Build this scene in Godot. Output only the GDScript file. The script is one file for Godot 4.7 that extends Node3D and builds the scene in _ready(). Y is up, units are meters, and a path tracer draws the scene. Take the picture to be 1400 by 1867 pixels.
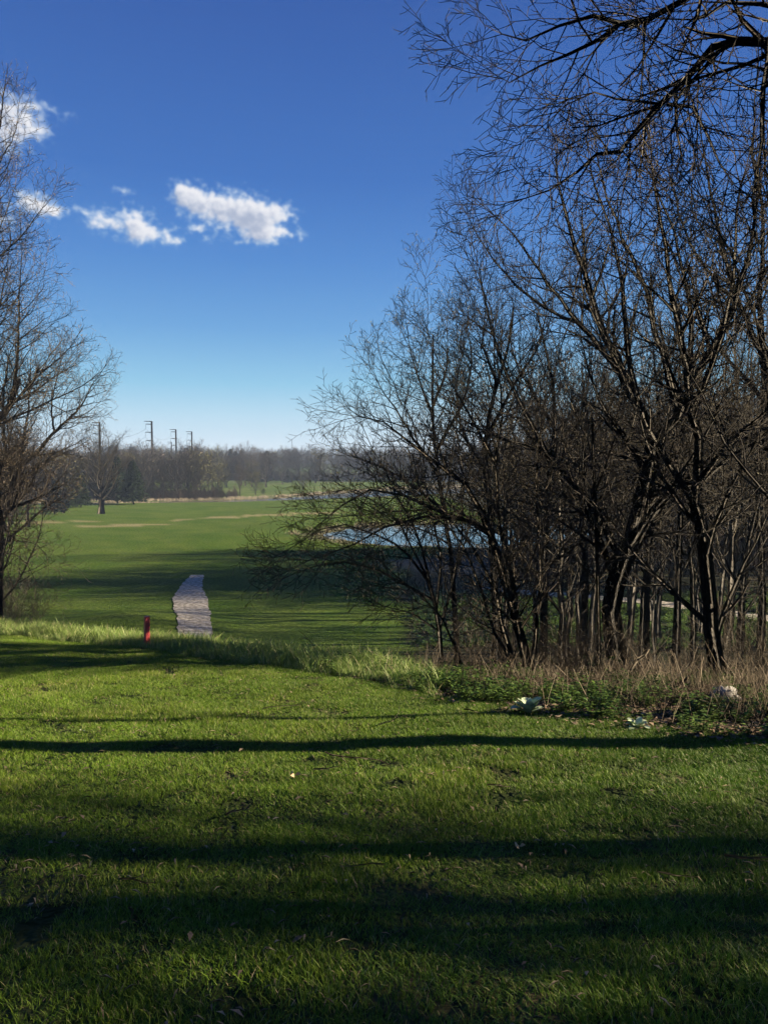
extends Node3D

# ---------------------------------------------------------------- camera, sky, sun, exposure
func set_up_view() -> void:
	var cam := Camera3D.new()
	cam.name = "camera"
	add_child(cam)
	cam.position = Vector3(0, 1.6, 0)
	cam.rotation_degrees = Vector3(-3.58, 0, 0)
	cam.fov = 69.0
	cam.near = 0.1
	cam.far = 3000.0
	cam.current = true
	var env := Environment.new()
	env.tonemap_mode = Environment.TONE_MAPPER_LINEAR
	var exposure := 3.6
	env.tonemap_exposure = exposure
	env.background_mode = Environment.BG_SKY
	env.background_energy_multiplier = 1.0 / exposure
	var sky := Sky.new()
	var pan := PanoramaSkyMaterial.new()
	pan.panorama = ImageTexture.create_from_image(sky_picture())
	sky.sky_material = pan
	env.sky = sky
	env.sdfgi_enabled = true
	env.ssao_enabled = true
	env.ssil_enabled = true
	env.fog_enabled = true
	env.fog_density = 0.00028
	env.fog_light_color = Color(0.72, 0.8, 0.93)
	var we := WorldEnvironment.new()
	we.name = "environment"
	we.environment = env
	add_child(we)
	var sun := DirectionalLight3D.new()
	sun.name = "sun"
	sun.light_energy = 1.6
	sun.light_angular_distance = 0.53
	sun.light_color = Color(1.0, 0.93, 0.8)
	sun.shadow_enabled = true
	add_child(sun)
	var to_sun := Vector3(0.95, 0.31, -0.03).normalized()
	sun.look_at_from_position(Vector3.ZERO, -to_sun, Vector3.UP)

func sky_picture() -> Image:
	var w := 4096
	var h := 2048
	var im := Image.create(w, h, false, Image.FORMAT_RGB8)
	# colour of the clear air by elevation in degrees
	var g := Gradient.new()
	g.offsets = PackedFloat32Array([0.0, 0.016, 0.041, 0.068, 0.113, 0.166, 0.227, 0.34, 1.0])
	g.colors = PackedColorArray([Color8(218, 233, 244), Color8(212, 230, 243), Color8(186, 220, 240), Color8(148, 202, 233), Color8(112, 168, 222), Color8(88, 142, 210), Color8(70, 119, 193), Color8(58, 98, 172), Color8(40, 72, 138)])
	im.fill_rect(Rect2i(0, 0, w, h), Color8(90, 100, 80))
	for y in h / 2:
		var el := 90.0 - (y + 0.5) * 180.0 / h
		im.fill_rect(Rect2i(0, y, w, 1), g.sample(el / 90.0))
	var n1 := FastNoiseLite.new()
	n1.seed = 5
	n1.noise_type = FastNoiseLite.TYPE_SIMPLEX_SMOOTH
	n1.frequency = 0.55
	n1.fractal_octaves = 5
	n1.fractal_gain = 0.55
	# puffs: azimuth and elevation of the middle, half width and half height in degrees, strength
	var puffs := CLOUD_PUFFS
	var az0 := -31.0
	var az1 := -4.0
	var x0 := int((0.5 + az0 / 360.0) * w)
	var x1 := int((0.5 + az1 / 360.0) * w)
	var y0 := int((90.0 - 29.5) / 180.0 * h)
	var y1 := int((90.0 - 11.5) / 180.0 * h)
	var dens := func(az: float, el: float) -> float:
		var d := 0.0
		for i in range(0, puffs.size(), 5):
			var a: float = (az - puffs[i]) / puffs[i + 2]
			var b: float = (el - puffs[i + 1]) / puffs[i + 3]
			var q := a * a + b * b
			if q < 6.0:
				d += puffs[i + 4] * exp(-q * 1.1)
		return d
	for y in range(y0, y1):
		var el := 90.0 - (y + 0.5) * 180.0 / h
		for x in range(x0, x1):
			var az := (x + 0.5) / w * 360.0 - 180.0
			var d: float = dens.call(az, el)
			if d < 0.08:
				continue
			var n := n1.get_noise_2d(az * 2.2, el * 2.9)
			var a := smoothstep(0.12, 1.2, d + n * 0.6)
			if a <= 0.0:
				continue
			var thick: float = dens.call(az + 0.55, el + 0.35) + 0.6 * n1.get_noise_2d((az + 0.25) * 2.2, (el + 0.2) * 2.9)
			var s := smoothstep(0.5, 1.9, thick)
			var c := Color(0.95, 0.95, 0.965).lerp(Color(0.68, 0.72, 0.81), s)
			im.set_pixel(x, y, im.get_pixel(x, y).lerp(c, minf(a, 0.97)))
	# the same scattered small clouds go on round the rest of the sky
	var bit := im.get_region(Rect2i(x0, y0, x1 - x0, y1 - y0))
	for k in 5:
		var at := posmod(x0 + 770 + k * 560, w)
		if at + bit.get_width() < w:
			im.blit_rect(bit, Rect2i(0, 0, bit.get_width(), bit.get_height()), Vector2i(at, y0))
	# the picture's left edge is what lies straight ahead
	var round_ := Image.create(w, h, false, Image.FORMAT_RGB8)
	round_.blit_rect(im, Rect2i(w / 2, 0, w / 2, h), Vector2i(0, 0))
	round_.blit_rect(im, Rect2i(0, 0, w / 2, h), Vector2i(w / 2, 0))
	return round_

# ---------------------------------------------------------------- helpers
var used := {}
var mats := {}
var rng := RandomNumberGenerator.new()
var field := FastNoiseLite.new()

func numbered(called: String) -> String:
	var n: int = used.get(called, -1) + 1
	used[called] = n
	return called if n == 0 else "%s_%03d" % [called, n]

func tag(o: Node, label: String, category := "", group := "", kind := "") -> void:
	o.set_meta("label", label)
	if category:
		o.set_meta("category", category)
	if group:
		o.set_meta("group", group)
	if kind:
		o.set_meta("kind", kind)

func thing(called: String, label: String, category: String, at: Vector3, group := "") -> Node3D:
	var o := Node3D.new()
	o.name = numbered(called)
	add_child(o)
	o.position = at
	tag(o, label, category, group)
	return o

class MB:
	var v := PackedVector3Array()
	var n := PackedVector3Array()
	var u := PackedVector2Array()
	var c := PackedColorArray()
	var ix := PackedInt32Array()
	static var total := 0
	func mesh() -> ArrayMesh:
		total += ix.size() / 3
		var a := []
		a.resize(Mesh.ARRAY_MAX)
		a[Mesh.ARRAY_VERTEX] = v
		a[Mesh.ARRAY_NORMAL] = n
		a[Mesh.ARRAY_TEX_UV] = u
		a[Mesh.ARRAY_COLOR] = c
		a[Mesh.ARRAY_INDEX] = ix
		var m := ArrayMesh.new()
		m.add_surface_from_arrays(Mesh.PRIMITIVE_TRIANGLES, a)
		return m
	func tube(p: PackedVector3Array, r: PackedFloat32Array, sides: int, col: Color) -> void:
		var k := p.size()
		var first := v.size()
		var t := (p[1] - p[0]).normalized()
		var a := t.cross(Vector3(0.31, 0.17, 0.93)).normalized()
		var along := 0.0
		var ring := sides + 1 if sides > 3 else sides
		for i in k:
			if i > 0:
				along += p[i].distance_to(p[i - 1])
				t = (p[mini(i + 1, k - 1)] - p[i - 1]).normalized()
				a = (a - t * a.dot(t)).normalized()
			var b := t.cross(a)
			var rr := r[i]
			for s in ring:
				var th := TAU * s / sides
				var d := a * cos(th) + b * sin(th)
				v.push_back(p[i] + d * rr)
				n.push_back(d)
				u.push_back(Vector2(float(s) / sides, along))
				c.push_back(col)
		for i in k - 1:
			for s in sides:
				var q := first + i * ring + s
				var q2 := first + i * ring + (s + 1) % ring
				ix.append_array(PackedInt32Array([q, q2, q + ring, q2, q2 + ring, q + ring]))
	func leaf(at: Vector3, along: Vector3, side: Vector3, w: float, fold: float, col: Color) -> void:
		# a pointed leaf folded on its midrib: four triangles
		var f := v.size()
		var up := side.cross(along).normalized()
		var m := at + along * 0.5
		var l := m + side * w + up * fold
		var q := m - side * w + up * fold
		var e := at + along - up * fold
		for x in [at, l, e, q, m]:
			v.push_back(x)
			n.push_back(up)
			u.push_back(Vector2.ZERO)
			c.push_back(col)
		ix.append_array(PackedInt32Array([f, f + 4, f + 1, f + 1, f + 4, f + 2, f + 4, f + 3, f + 2, f, f + 3, f + 4]))
	func blade(at: Vector3, dir: Vector3, bend: Vector3, side: Vector3, w: float, col: Color, tip: Color) -> void:
		# a grass blade in two joints: three triangles
		var f := v.size()
		var m := at + dir * 0.55
		var e := at + dir + bend
		var up := side.cross(dir).normalized()
		for x in [at - side * w, at + side * w, m + bend * 0.3 - side * w * 0.8, m + bend * 0.3 + side * w * 0.8, e]:
			v.push_back(x)
			n.push_back(up)
			u.push_back(Vector2.ZERO)
		c.push_back(col)
		c.push_back(col)
		c.push_back(col.lerp(tip, 0.6))
		c.push_back(col.lerp(tip, 0.6))
		c.push_back(tip)
		ix.append_array(PackedInt32Array([f, f + 2, f + 1, f + 1, f + 2, f + 3, f + 2, f + 4, f + 3]))

func put(mb_or_mesh, called: String, m: Material, parent: Node) -> MeshInstance3D:
	var o := MeshInstance3D.new()
	o.mesh = mb_or_mesh.mesh() if mb_or_mesh is MB else mb_or_mesh
	o.material_override = m
	if parent == self:
		o.name = numbered(called)
	else:
		o.name = called
	parent.add_child(o, true)
	return o

func noise_image(size: int, freq: float, octaves: int, ramp: Gradient, seed_ := 1, kind := FastNoiseLite.TYPE_SIMPLEX_SMOOTH) -> NoiseTexture2D:
	var f := FastNoiseLite.new()
	f.seed = seed_
	f.noise_type = kind
	f.frequency = freq
	f.fractal_octaves = octaves
	var t := NoiseTexture2D.new()
	t.width = size
	t.height = size
	t.seamless = true
	t.noise = f
	if ramp:
		t.color_ramp = ramp
	return t

func ramp(a: Color, b: Color) -> Gradient:
	var g := Gradient.new()
	g.offsets = PackedFloat32Array([0.15, 0.85])
	g.colors = PackedColorArray([a, b])
	return g

func lin(r: float, g: float, b: float) -> Color:
	return Color(r, g, b).linear_to_srgb()

func make_materials() -> void:
	var m: StandardMaterial3D
	# ground: earth and turf, the colour comes with the vertices, grain from two layers of noise
	m = StandardMaterial3D.new()
	m.vertex_color_use_as_albedo = true
	m.roughness = 0.95
	m.metallic_specular = 0.15
	m.uv1_triplanar = true
	m.uv1_world_triplanar = true
	m.uv1_scale = Vector3(0.13, 0.13, 0.13)
	m.albedo_texture = noise_image(1024, 0.02, 6, ramp(Color(0.62, 0.66, 0.6), Color(1, 1, 1)), 3)
	m.heightmap_enabled = true
	m.heightmap_scale = 9.0
	m.heightmap_texture = noise_image(1024, 0.09, 4, null, 9)
	mats.ground = m
	# bark with ridges along the stem
	for d in [["bark_dark", lin(0.095, 0.09, 0.085), lin(0.19, 0.18, 0.17), 4.0], ["bark_grey", lin(0.14, 0.13, 0.118), lin(0.29, 0.27, 0.245), 3.0], ["bark_light", lin(0.17, 0.15, 0.125), lin(0.3, 0.27, 0.23), 2.0]]:
		m = StandardMaterial3D.new()
		m.roughness = 0.9
		m.metallic_specular = 0.25
		m.uv1_scale = Vector3(3.0, 0.7, 1.0)
		m.albedo_texture = noise_image(512, 0.03, 5, ramp(d[1], d[2]), 21)
		m.heightmap_enabled = true
		m.heightmap_scale = d[3]
		m.heightmap_texture = noise_image(512, 0.035, 4, null, 33, FastNoiseLite.TYPE_CELLULAR)
		mats[d[0]] = m
	m = StandardMaterial3D.new()
	m.vertex_color_use_as_albedo = true
	m.roughness = 0.75
	m.metallic_specular = 0.35
	mats.twig = m
	m = StandardMaterial3D.new()
	m.vertex_color_use_as_albedo = true
	m.roughness = 0.55
	m.metallic_specular = 0.35
	m.backlight_enabled = true
	m.backlight = lin(0.16, 0.27, 0.02)
	mats.grass = m
	m = StandardMaterial3D.new()
	m.vertex_color_use_as_albedo = true
	m.roughness = 0.6
	m.metallic_specular = 0.3
	m.backlight_enabled = true
	m.backlight = lin(0.05, 0.1, 0.02)
	mats.leaf = m
	m = StandardMaterial3D.new()
	m.vertex_color_use_as_albedo = true
	m.roughness = 0.85
	m.metallic_specular = 0.2
	mats.dry = m
	m = StandardMaterial3D.new()
	m.albedo_color = lin(0.012, 0.02, 0.026)
	m.roughness = 0.03
	m.metallic_specular = 1.0
	m.uv1_triplanar = true
	m.uv1_world_triplanar = true
	m.uv1_scale = Vector3(0.25, 0.25, 0.25)
	m.heightmap_enabled = true
	m.heightmap_scale = 0.35
	m.heightmap_texture = noise_image(512, 0.03, 3, null, 71)
	mats.water = m
	m = m.duplicate()
	m.heightmap_scale = 1.1
	m.roughness = 0.12
	mats.running_water = m
	m = StandardMaterial3D.new()
	m.roughness = 0.95
	m.metallic_specular = 0.2
	m.uv1_triplanar = true
	m.uv1_world_triplanar = true
	m.uv1_scale = Vector3(0.2, 0.2, 0.2)
	m.albedo_texture = noise_image(1024, 0.012, 7, ramp(lin(0.17, 0.15, 0.12), lin(0.52, 0.48, 0.42)), 41)
	m.heightmap_enabled = true
	m.heightmap_scale = 2.5
	m.heightmap_texture = noise_image(1024, 0.2, 3, null, 43)
	mats.gravel = m
	m = StandardMaterial3D.new()
	m.albedo_texture = noise_image(256, 0.04, 4, ramp(lin(0.3, 0.03, 0.035), lin(0.42, 0.055, 0.05)), 51)
	m.roughness = 0.5
	m.uv1_triplanar = true
	m.uv1_scale = Vector3(6, 1.5, 6)
	mats.red_paint = m
	m = StandardMaterial3D.new()
	m.albedo_color = lin(0.1, 0.095, 0.09)
	m.roughness = 0.7
	mats.steel = m
	m = StandardMaterial3D.new()
	m.albedo_color = lin(0.75, 0.74, 0.7)
	m.roughness = 0.6
	mats.white = m
	m = StandardMaterial3D.new()
	m.albedo_texture = noise_image(256, 0.03, 5, ramp(lin(0.16, 0.15, 0.14), lin(0.4, 0.38, 0.35)), 61)
	m.uv1_triplanar = true
	m.uv1_scale = Vector3(2, 2, 2)
	m.roughness = 0.95
	mats.stone = m

# ---------------------------------------------------------------- terrain
func along(pts: Array, x: float) -> float:
	if x <= pts[0][0]:
		return pts[0][1]
	for i in range(1, pts.size()):
		if x < pts[i][0]:
			return lerpf(pts[i - 1][1], pts[i][1], (x - pts[i - 1][0]) / (pts[i][0] - pts[i - 1][0]))
	return pts[-1][1]

const CREST := [[-30.0, 17.0], [-12.0, 15.6], [-8.0, 14.2], [-4.0, 11.6], [-2.0, 10.3], [0.0, 9.2], [1.0, 8.5], [3.0, 8.0], [6.0, 7.6], [10.0, 7.6], [30.0, 9.0]]
const MOWN := [[-30.0, 17.4], [-12.0, 16.4], [-8.0, 15.2], [-4.0, 12.75], [-2.0, 11.0], [-0.6, 9.9], [0.0, 9.2], [0.45, 8.6], [0.86, 7.9], [1.58, 7.2], [2.47, 6.75], [3.08, 6.1], [5.0, 5.3], [9.0, 4.8], [30.0, 4.0]]
const STREAM := [[-130.0, 196.0, 2.2], [-75.0, 206.0, 2.6], [-44.0, 215.0, 3.5], [-24.0, 236.0, 7.0], [-4.0, 266.0, 15.0], [22.0, 300.0, 22.0], [70.0, 335.0, 22.0]]

func from_stream(x: float, d: float) -> float:
	# distance to the middle of the stream less its half width
	if d < 180.0 or d > 380.0:
		return 99.0
	var best := 99.0
	for i in STREAM.size() - 1:
		var a := Vector2(STREAM[i][0], STREAM[i][1])
		var b := Vector2(STREAM[i + 1][0], STREAM[i + 1][1])
		var t := clampf((Vector2(x, d) - a).dot(b - a) / (b - a).length_squared(), 0, 1)
		best = minf(best, Vector2(x, d).distance_to(a.lerp(b, t)) - lerpf(STREAM[i][2], STREAM[i + 1][2], t))
	return best

func from_pond(x: float, d: float) -> float:
	var q := Vector2((x - 15.0) / 23.5, (d - 109.0) / 18.0)
	return (q.length() - 1.0) * 18.0 + field.get_noise_2d(x * 2.0, d * 2.0) * 2.0

func height(x: float, z: float) -> float:
	var d := -z
	var lawn := -0.12 * d if d > 0.0 else -0.03 * d
	lawn += field.get_noise_2d(x * 9.0, d * 9.0) * 0.05
	var c := along(CREST, x)
	if d <= c:
		return lawn
	var valley := -8.4 + field.get_noise_2d(x * 0.6, d * 0.6) * 0.35 * smoothstep(50.0, 80.0, d) * (1.0 - 0.9 * smoothstep(150.0, 195.0, d))
	valley -= 0.25 * smoothstep(170.0, 215.0, d) * (1.0 - smoothstep(300.0, 330.0, d))
	# a low mound at the foot of the slope and the wooded rise to the right
	valley += 0.9 * exp(-(pow((x + 15.5) / 5.0, 2) + pow((d - 45.5) / 3.0, 2)))
	valley += 7.0 * smoothstep(38.0, 95.0, x) * smoothstep(55.0, 95.0, d)
	valley += 0.014 * maxf(0.0, d - 310.0)
	var wet := minf(from_pond(x, d), from_stream(x, d))
	if wet < 4.0:
		valley = lerpf(valley, -8.42 if d < 150.0 else -8.66, smoothstep(4.0, 0.8, wet))
		valley -= 0.9 * smoothstep(0.6, -4.0, wet)
	return lerpf(lawn, valley, smoothstep(0.0, 1.0, (d - c) / 23.0))

func woods(x: float, d: float) -> float:
	# 1 on the wooded ground to the right, 0 on the open turf
	var border := 1.6 + field.get_noise_2d(x * 3.0 + 50.0, d * 3.0) * 2.5
	if d > 62.0:
		border = lerpf(1.6, 20.0, smoothstep(62.0, 130.0, d))
	return smoothstep(border - 1.2, border + 1.2, x)

func ground_colour(x: float, d: float) -> Color:
	var n := field.get_noise_2d(x * 2.0, d * 2.0)
	var n2 := field.get_noise_2d(x * 14.0 + 300.0, d * 14.0)
	var turf := Color(0.088, 0.15, 0.026).lerp(Color(0.14, 0.188, 0.04), clampf(0.45 + n * 0.8 + n2 * 0.4 + 0.7 * field.get_noise_2d(x * 2.5 + 700.0, d * 16.0), 0, 1))
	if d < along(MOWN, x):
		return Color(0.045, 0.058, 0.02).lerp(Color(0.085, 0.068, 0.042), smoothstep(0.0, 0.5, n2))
	var litter := Color(0.085, 0.07, 0.052).lerp(Color(0.05, 0.058, 0.028), clampf(0.5 + n2 * 1.2, 0, 1))
	var col := turf
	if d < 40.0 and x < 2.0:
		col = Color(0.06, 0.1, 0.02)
	var w := woods(x, d)
	var inside := litter
	# the green strip by the track through the wood
	var strip := smoothstep(41.0, 44.0, d) * (1.0 - smoothstep(56.0, 60.0, d)) * smoothstep(8.0, 14.0, x)
	inside = inside.lerp(Color(0.055, 0.11, 0.016), strip * clampf(0.6 + n2, 0, 1))
	col = col.lerp(inside, w)
	# bare earth towards the pond
	var bare := exp(-(pow((x - 9.0) / 11.0, 2) + pow((d - 75.0) / 8.0, 2)))
	col = col.lerp(Color(0.2, 0.175, 0.145), smoothstep(0.35, 0.7, bare + n2 * 0.25))
	# dry, straw-coloured strips of rough grass across the fairway
	for s in [[-43.0, 126.0, 9.0, 2.2], [-31.0, 141.0, 5.5, 2.6], [-23.0, 149.0, 8.0, 4.0], [-14.0, 156.0, 6.5, 3.6], [-60.0, 133.0, 8.0, 2.0], [-37.5, 136.0, 2.0, 1.6]]:
		var q := pow((x - s[0]) / s[2], 2) + pow((d - s[1] - (x - s[0]) * 0.25) / s[3], 2)
		col = col.lerp(Color(0.4, 0.33, 0.19), smoothstep(1.0, 0.5, q + n2 * 1.1) * 0.85)
	# banks of the water: dead sedge
	var wet := minf(from_pond(x, d), from_stream(x, d))
	col = col.lerp(Color(0.25, 0.21, 0.15), smoothstep(3.2, 1.0, wet + n2 * 3.0) * 0.75)
	if d > 235.0:
		col = col.lerp(Color(0.28, 0.25, 0.14), smoothstep(0.18, 0.4, field.get_noise_2d(x * 0.5, d * 3.0)) * 0.7)
	return col

func spread(a: float, b: float, fine_a: float, fine_b: float, fine: float, grow: float, most: float, mid: float) -> PackedFloat32Array:
	var up := PackedFloat32Array()
	var s := fine
	var x := fine_b
	while x < b:
		up.push_back(x)
		s = minf(s * grow, most if x < mid else 14.0)
		x += s
	up.push_back(b)
	var down := PackedFloat32Array()
	s = fine
	x = fine_a
	while x > a:
		down.push_back(x)
		s = minf(s * grow, most if absf(x) < mid else 14.0)
		x -= s
	down.push_back(a)
	down.reverse()
	var all := down
	var k := int((fine_b - fine_a) / fine)
	for i in range(1, k):
		all.push_back(fine_a + (fine_b - fine_a) * i / k)
	all.append_array(up)
	return all

func make_terrain() -> void:
	var xs := spread(-900, 900, -14, 14, 0.35, 1.06, 3.0, 120.0)
	var ds := spread(-60, 1200, -3, 30, 0.35, 1.035, 2.6, 330.0)
	var mb := MB.new()
	var nx := xs.size()
	for j in ds.size():
		for i in nx:
			var p := Vector3(xs[i], 0, -ds[j])
			p.y = height(p.x, p.z)
			mb.v.push_back(p)
			mb.u.push_back(Vector2.ZERO)
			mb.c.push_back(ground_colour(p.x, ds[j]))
	mb.n.resize(mb.v.size())
	for j in ds.size():
		for i in nx:
			var q := j * nx + i
			var l := mb.v[q - 1] if i > 0 else mb.v[q]
			var r := mb.v[q + 1] if i < nx - 1 else mb.v[q]
			var f := mb.v[q - nx] if j > 0 else mb.v[q]
			var b := mb.v[q + nx] if j < ds.size() - 1 else mb.v[q]
			mb.n[q] = (r - l).cross(b - f).normalized()
			if i < nx - 1 and j < ds.size() - 1:
				mb.ix.append_array(PackedInt32Array([q, q + nx, q + 1, q + 1, q + nx, q + nx + 1]))
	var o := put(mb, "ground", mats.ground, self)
	tag(o, "grassy hilltop falling to the green fairway and wooded ground", "ground", "", "structure")

func ribbon(called: String, label: String, category: String, pts: Array, m: Material, lift: float, flat := INF, rough := 0.0) -> void:
	# pts: x, distance ahead, half width
	var mb := MB.new()
	var path := PackedVector3Array()
	for i in pts.size() - 1:
		var p0: Array = pts[maxi(i - 1, 0)]
		var p3: Array = pts[mini(i + 2, pts.size() - 1)]
		var a := Vector3(pts[i][0], pts[i][2], -pts[i][1])
		var b := Vector3(pts[i + 1][0], pts[i + 1][2], -pts[i + 1][1])
		var k := maxi(2, int(a.distance_to(b) / (0.35 if flat == INF else 3.0)))
		for s in k:
			path.push_back(a.cubic_interpolate(b, Vector3(p0[0], p0[2], -p0[1]), Vector3(p3[0], p3[2], -p3[1]), float(s) / k))
	var across := 8
	for i in path.size():
		var p := path[i]
		var t := path[mini(i + 1, path.size() - 1)] - path[maxi(i - 1, 0)]
		t.y = 0
		var side := Vector3(-t.z, 0, t.x).normalized()
		var wl := p.y * (1.0 + rough * field.get_noise_2d(i * 0.9, 40.0)) + rng.randf_range(-0.07, 0.07)
		var wr := p.y * (1.0 + rough * field.get_noise_2d(i * 0.9, 90.0)) + rng.randf_range(-0.07, 0.07)
		for s in across + 1:
			var q := Vector3(p.x, 0, p.z) + side * lerpf(-wl, wr, float(s) / across)
			q.y = height(q.x, q.z) + lift if flat == INF else flat
			mb.v.push_back(q)
			mb.n.push_back(Vector3.UP)
			mb.u.push_back(Vector2.ZERO)
			mb.c.push_back(Color.WHITE)
	for i in path.size() - 1:
		for s in across:
			var q := i * (across + 1) + s
			mb.ix.append_array(PackedInt32Array([q, q + across + 1, q + 1, q + 1, q + across + 1, q + across + 2]))
	tag(put(mb, called, m, self), label, category, "", "structure")

# ---------------------------------------------------------------- bare trees
var out_twigs: MB     # the crown being grown
var out_bark: MB      # the limbs being grown
var grow_style := {}

func smooth_line(flat: Array, step: float, wiggle: float) -> PackedVector3Array:
	var p := PackedVector3Array()
	for i in range(0, flat.size(), 3):
		p.push_back(Vector3(flat[i], flat[i + 1], flat[i + 2]))
	var out := PackedVector3Array()
	for i in p.size() - 1:
		var k := maxi(1, int(p[i].distance_to(p[i + 1]) / step))
		for s in k:
			var q := p[i].cubic_interpolate(p[i + 1], p[maxi(i - 1, 0)], p[mini(i + 2, p.size() - 1)], float(s) / k)
			if not (i == 0 and s == 0):
				q += Vector3(rng.randf_range(-1, 1), rng.randf_range(-0.5, 0.5), rng.randf_range(-1, 1)) * wiggle
			out.push_back(q)
	out.push_back(p[-1])
	return out

func aside(dir: Vector3, angle: float, turn: float) -> Vector3:
	var a := dir.cross(Vector3(0.2, 0.35, 0.9)).normalized()
	return (dir * cos(angle) + (a * cos(turn) + dir.cross(a) * sin(turn)) * sin(angle)).normalized()

func twig_colour() -> Color:
	var b: Color = grow_style.twig
	var k := rng.randf_range(0.7, 1.35)
	return Color(b.r * k, b.g * k, b.b * k)

func grow(from: Vector3, dir: Vector3, length: float, radius: float, level: int) -> void:
	# a branch with its own branches, down to the last twig
	var st: Dictionary = grow_style
	var last: int = st.levels
	var seg := clampi(int(length / (0.22 if level < last else 0.14) / st.coarse), 2, 9)
	var p := PackedVector3Array([from])
	var r := PackedFloat32Array([radius])
	var d := dir
	var at := from
	var tip := maxf(radius * 0.35, st.thin)
	for i in seg:
		d = (d + Vector3(rng.randf_range(-1, 1), rng.randf_range(-1, 1), rng.randf_range(-1, 1)) * st.wiggle + Vector3(0, st.lift, 0) * (1.0 if level <= st.lift_levels else -0.5 * st.droop)).normalized()
		at += d * length / seg
		p.push_back(at)
		r.push_back(lerpf(radius, tip, float(i + 1) / seg))
	var sides := 3 if radius < 0.02 * st.coarse else 5
	out_twigs.tube(p, r, sides, twig_colour())
	if level >= last:
		if st.buds > 0.0 and rng.randf() < st.buds:
			for k in 2:
				var q := p[p.size() - 1 - k * (1 if rng.randf() < 0.6 else 0)]
				var e := (d + Vector3(rng.randf_range(-1, 1), rng.randf_range(-0.4, 1), rng.randf_range(-1, 1)) * 0.8).normalized()
				var s := e.cross(Vector3(rng.randf_range(-1, 1), rng.randf_range(-1, 1), rng.randf_range(-1, 1))).normalized()
				var bc: Color = st.bud
				out_twigs.leaf(q, e * st.bud_size * rng.randf_range(0.6, 1.3), s, st.bud_size * 0.22, st.bud_size * 0.1, bc * rng.randf_range(0.7, 1.3))
		return
	var gap: float = st.gap[level] * st.coarse
	var n := int(length * rng.randf_range(0.8, 1.2) / gap) + 1
	var turn := rng.randf() * TAU
	for i in n:
		var t := lerpf(0.16, 1.0, (i + rng.randf()) / n)
		var f := t * seg
		var a := mini(int(f), seg - 1)
		var q := p[a].lerp(p[a + 1], f - a)
		turn += 2.4 + rng.randf_range(-0.5, 0.5)
		var pd := (p[a + 1] - p[a]).normalized()
		var nd := aside(pd, rng.randf_range(0.5, 1.05), turn)
		var nl := length * rng.randf_range(0.32, 0.62) * (1.15 - 0.6 * t)
		nl = clampf(nl, st.short, 9.0)
		grow(q, nd, nl, maxf(lerpf(radius, tip, t) * rng.randf_range(0.52, 0.74), st.thin), level + 1)

func limb_line(p: PackedVector3Array, r0: float, r1: float, sides: int, gap: float, start: float, reach: float) -> MB:
	# a limb given by its line; branches grow from it into the crown
	var mb := MB.new()
	var r := PackedFloat32Array()
	var total := 0.0
	var at := PackedFloat32Array([0.0])
	for i in range(1, p.size()):
		total += p[i].distance_to(p[i - 1])
		at.push_back(total)
	for i in p.size():
		r.push_back(lerpf(r0, r1, pow(at[i] / total, 0.8)) * rng.randf_range(0.94, 1.06))
	mb.tube(p, r, sides, Color.WHITE)
	var turn := rng.randf() * TAU
	var s := total * start + gap * rng.randf()
	var i := 0
	while s < total:
		while i < p.size() - 2 and at[i + 1] < s:
			i += 1
		var f := (s - at[i]) / maxf(at[i + 1] - at[i], 0.001)
		turn += 2.4 + rng.randf_range(-0.6, 0.6)
		var pd := (p[i + 1] - p[i]).normalized()
		var t := s / total
		var nl := rng.randf_range(0.6, 1.25) * reach * (1.1 - 0.5 * t)
		grow(p[i].lerp(p[i + 1], f), aside(pd, rng.randf_range(0.55, 1.1), turn), nl, clampf(lerpf(r0, r1, t) * rng.randf_range(0.38, 0.6), grow_style.thin * 2.0, 0.035 * grow_style.coarse), 1)
		s += gap * rng.randf_range(0.6, 1.4)
	# the limb ends in a spray
	for k in 3:
		grow(p[-1], aside((p[-1] - p[-2]).normalized(), rng.randf_range(0.1, 0.5), k * 2.1), reach * rng.randf_range(0.7, 1.0), maxf(r1 * 0.8, grow_style.thin), 1)
	return mb

func style(over := {}) -> Dictionary:
	var s := {"levels": 3, "gap": [0.5, 0.2, 0.13, 0.1], "coarse": 1.0, "wiggle": 0.2, "lift": 0.07, "lift_levels": 2, "droop": 0.0, "thin": 0.0032, "short": 0.12, "twig": Color(0.14, 0.128, 0.115), "buds": 0.35, "bud": Color(0.1, 0.085, 0.03), "bud_size": 0.022}
	s.merge(over, true)
	return s

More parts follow.
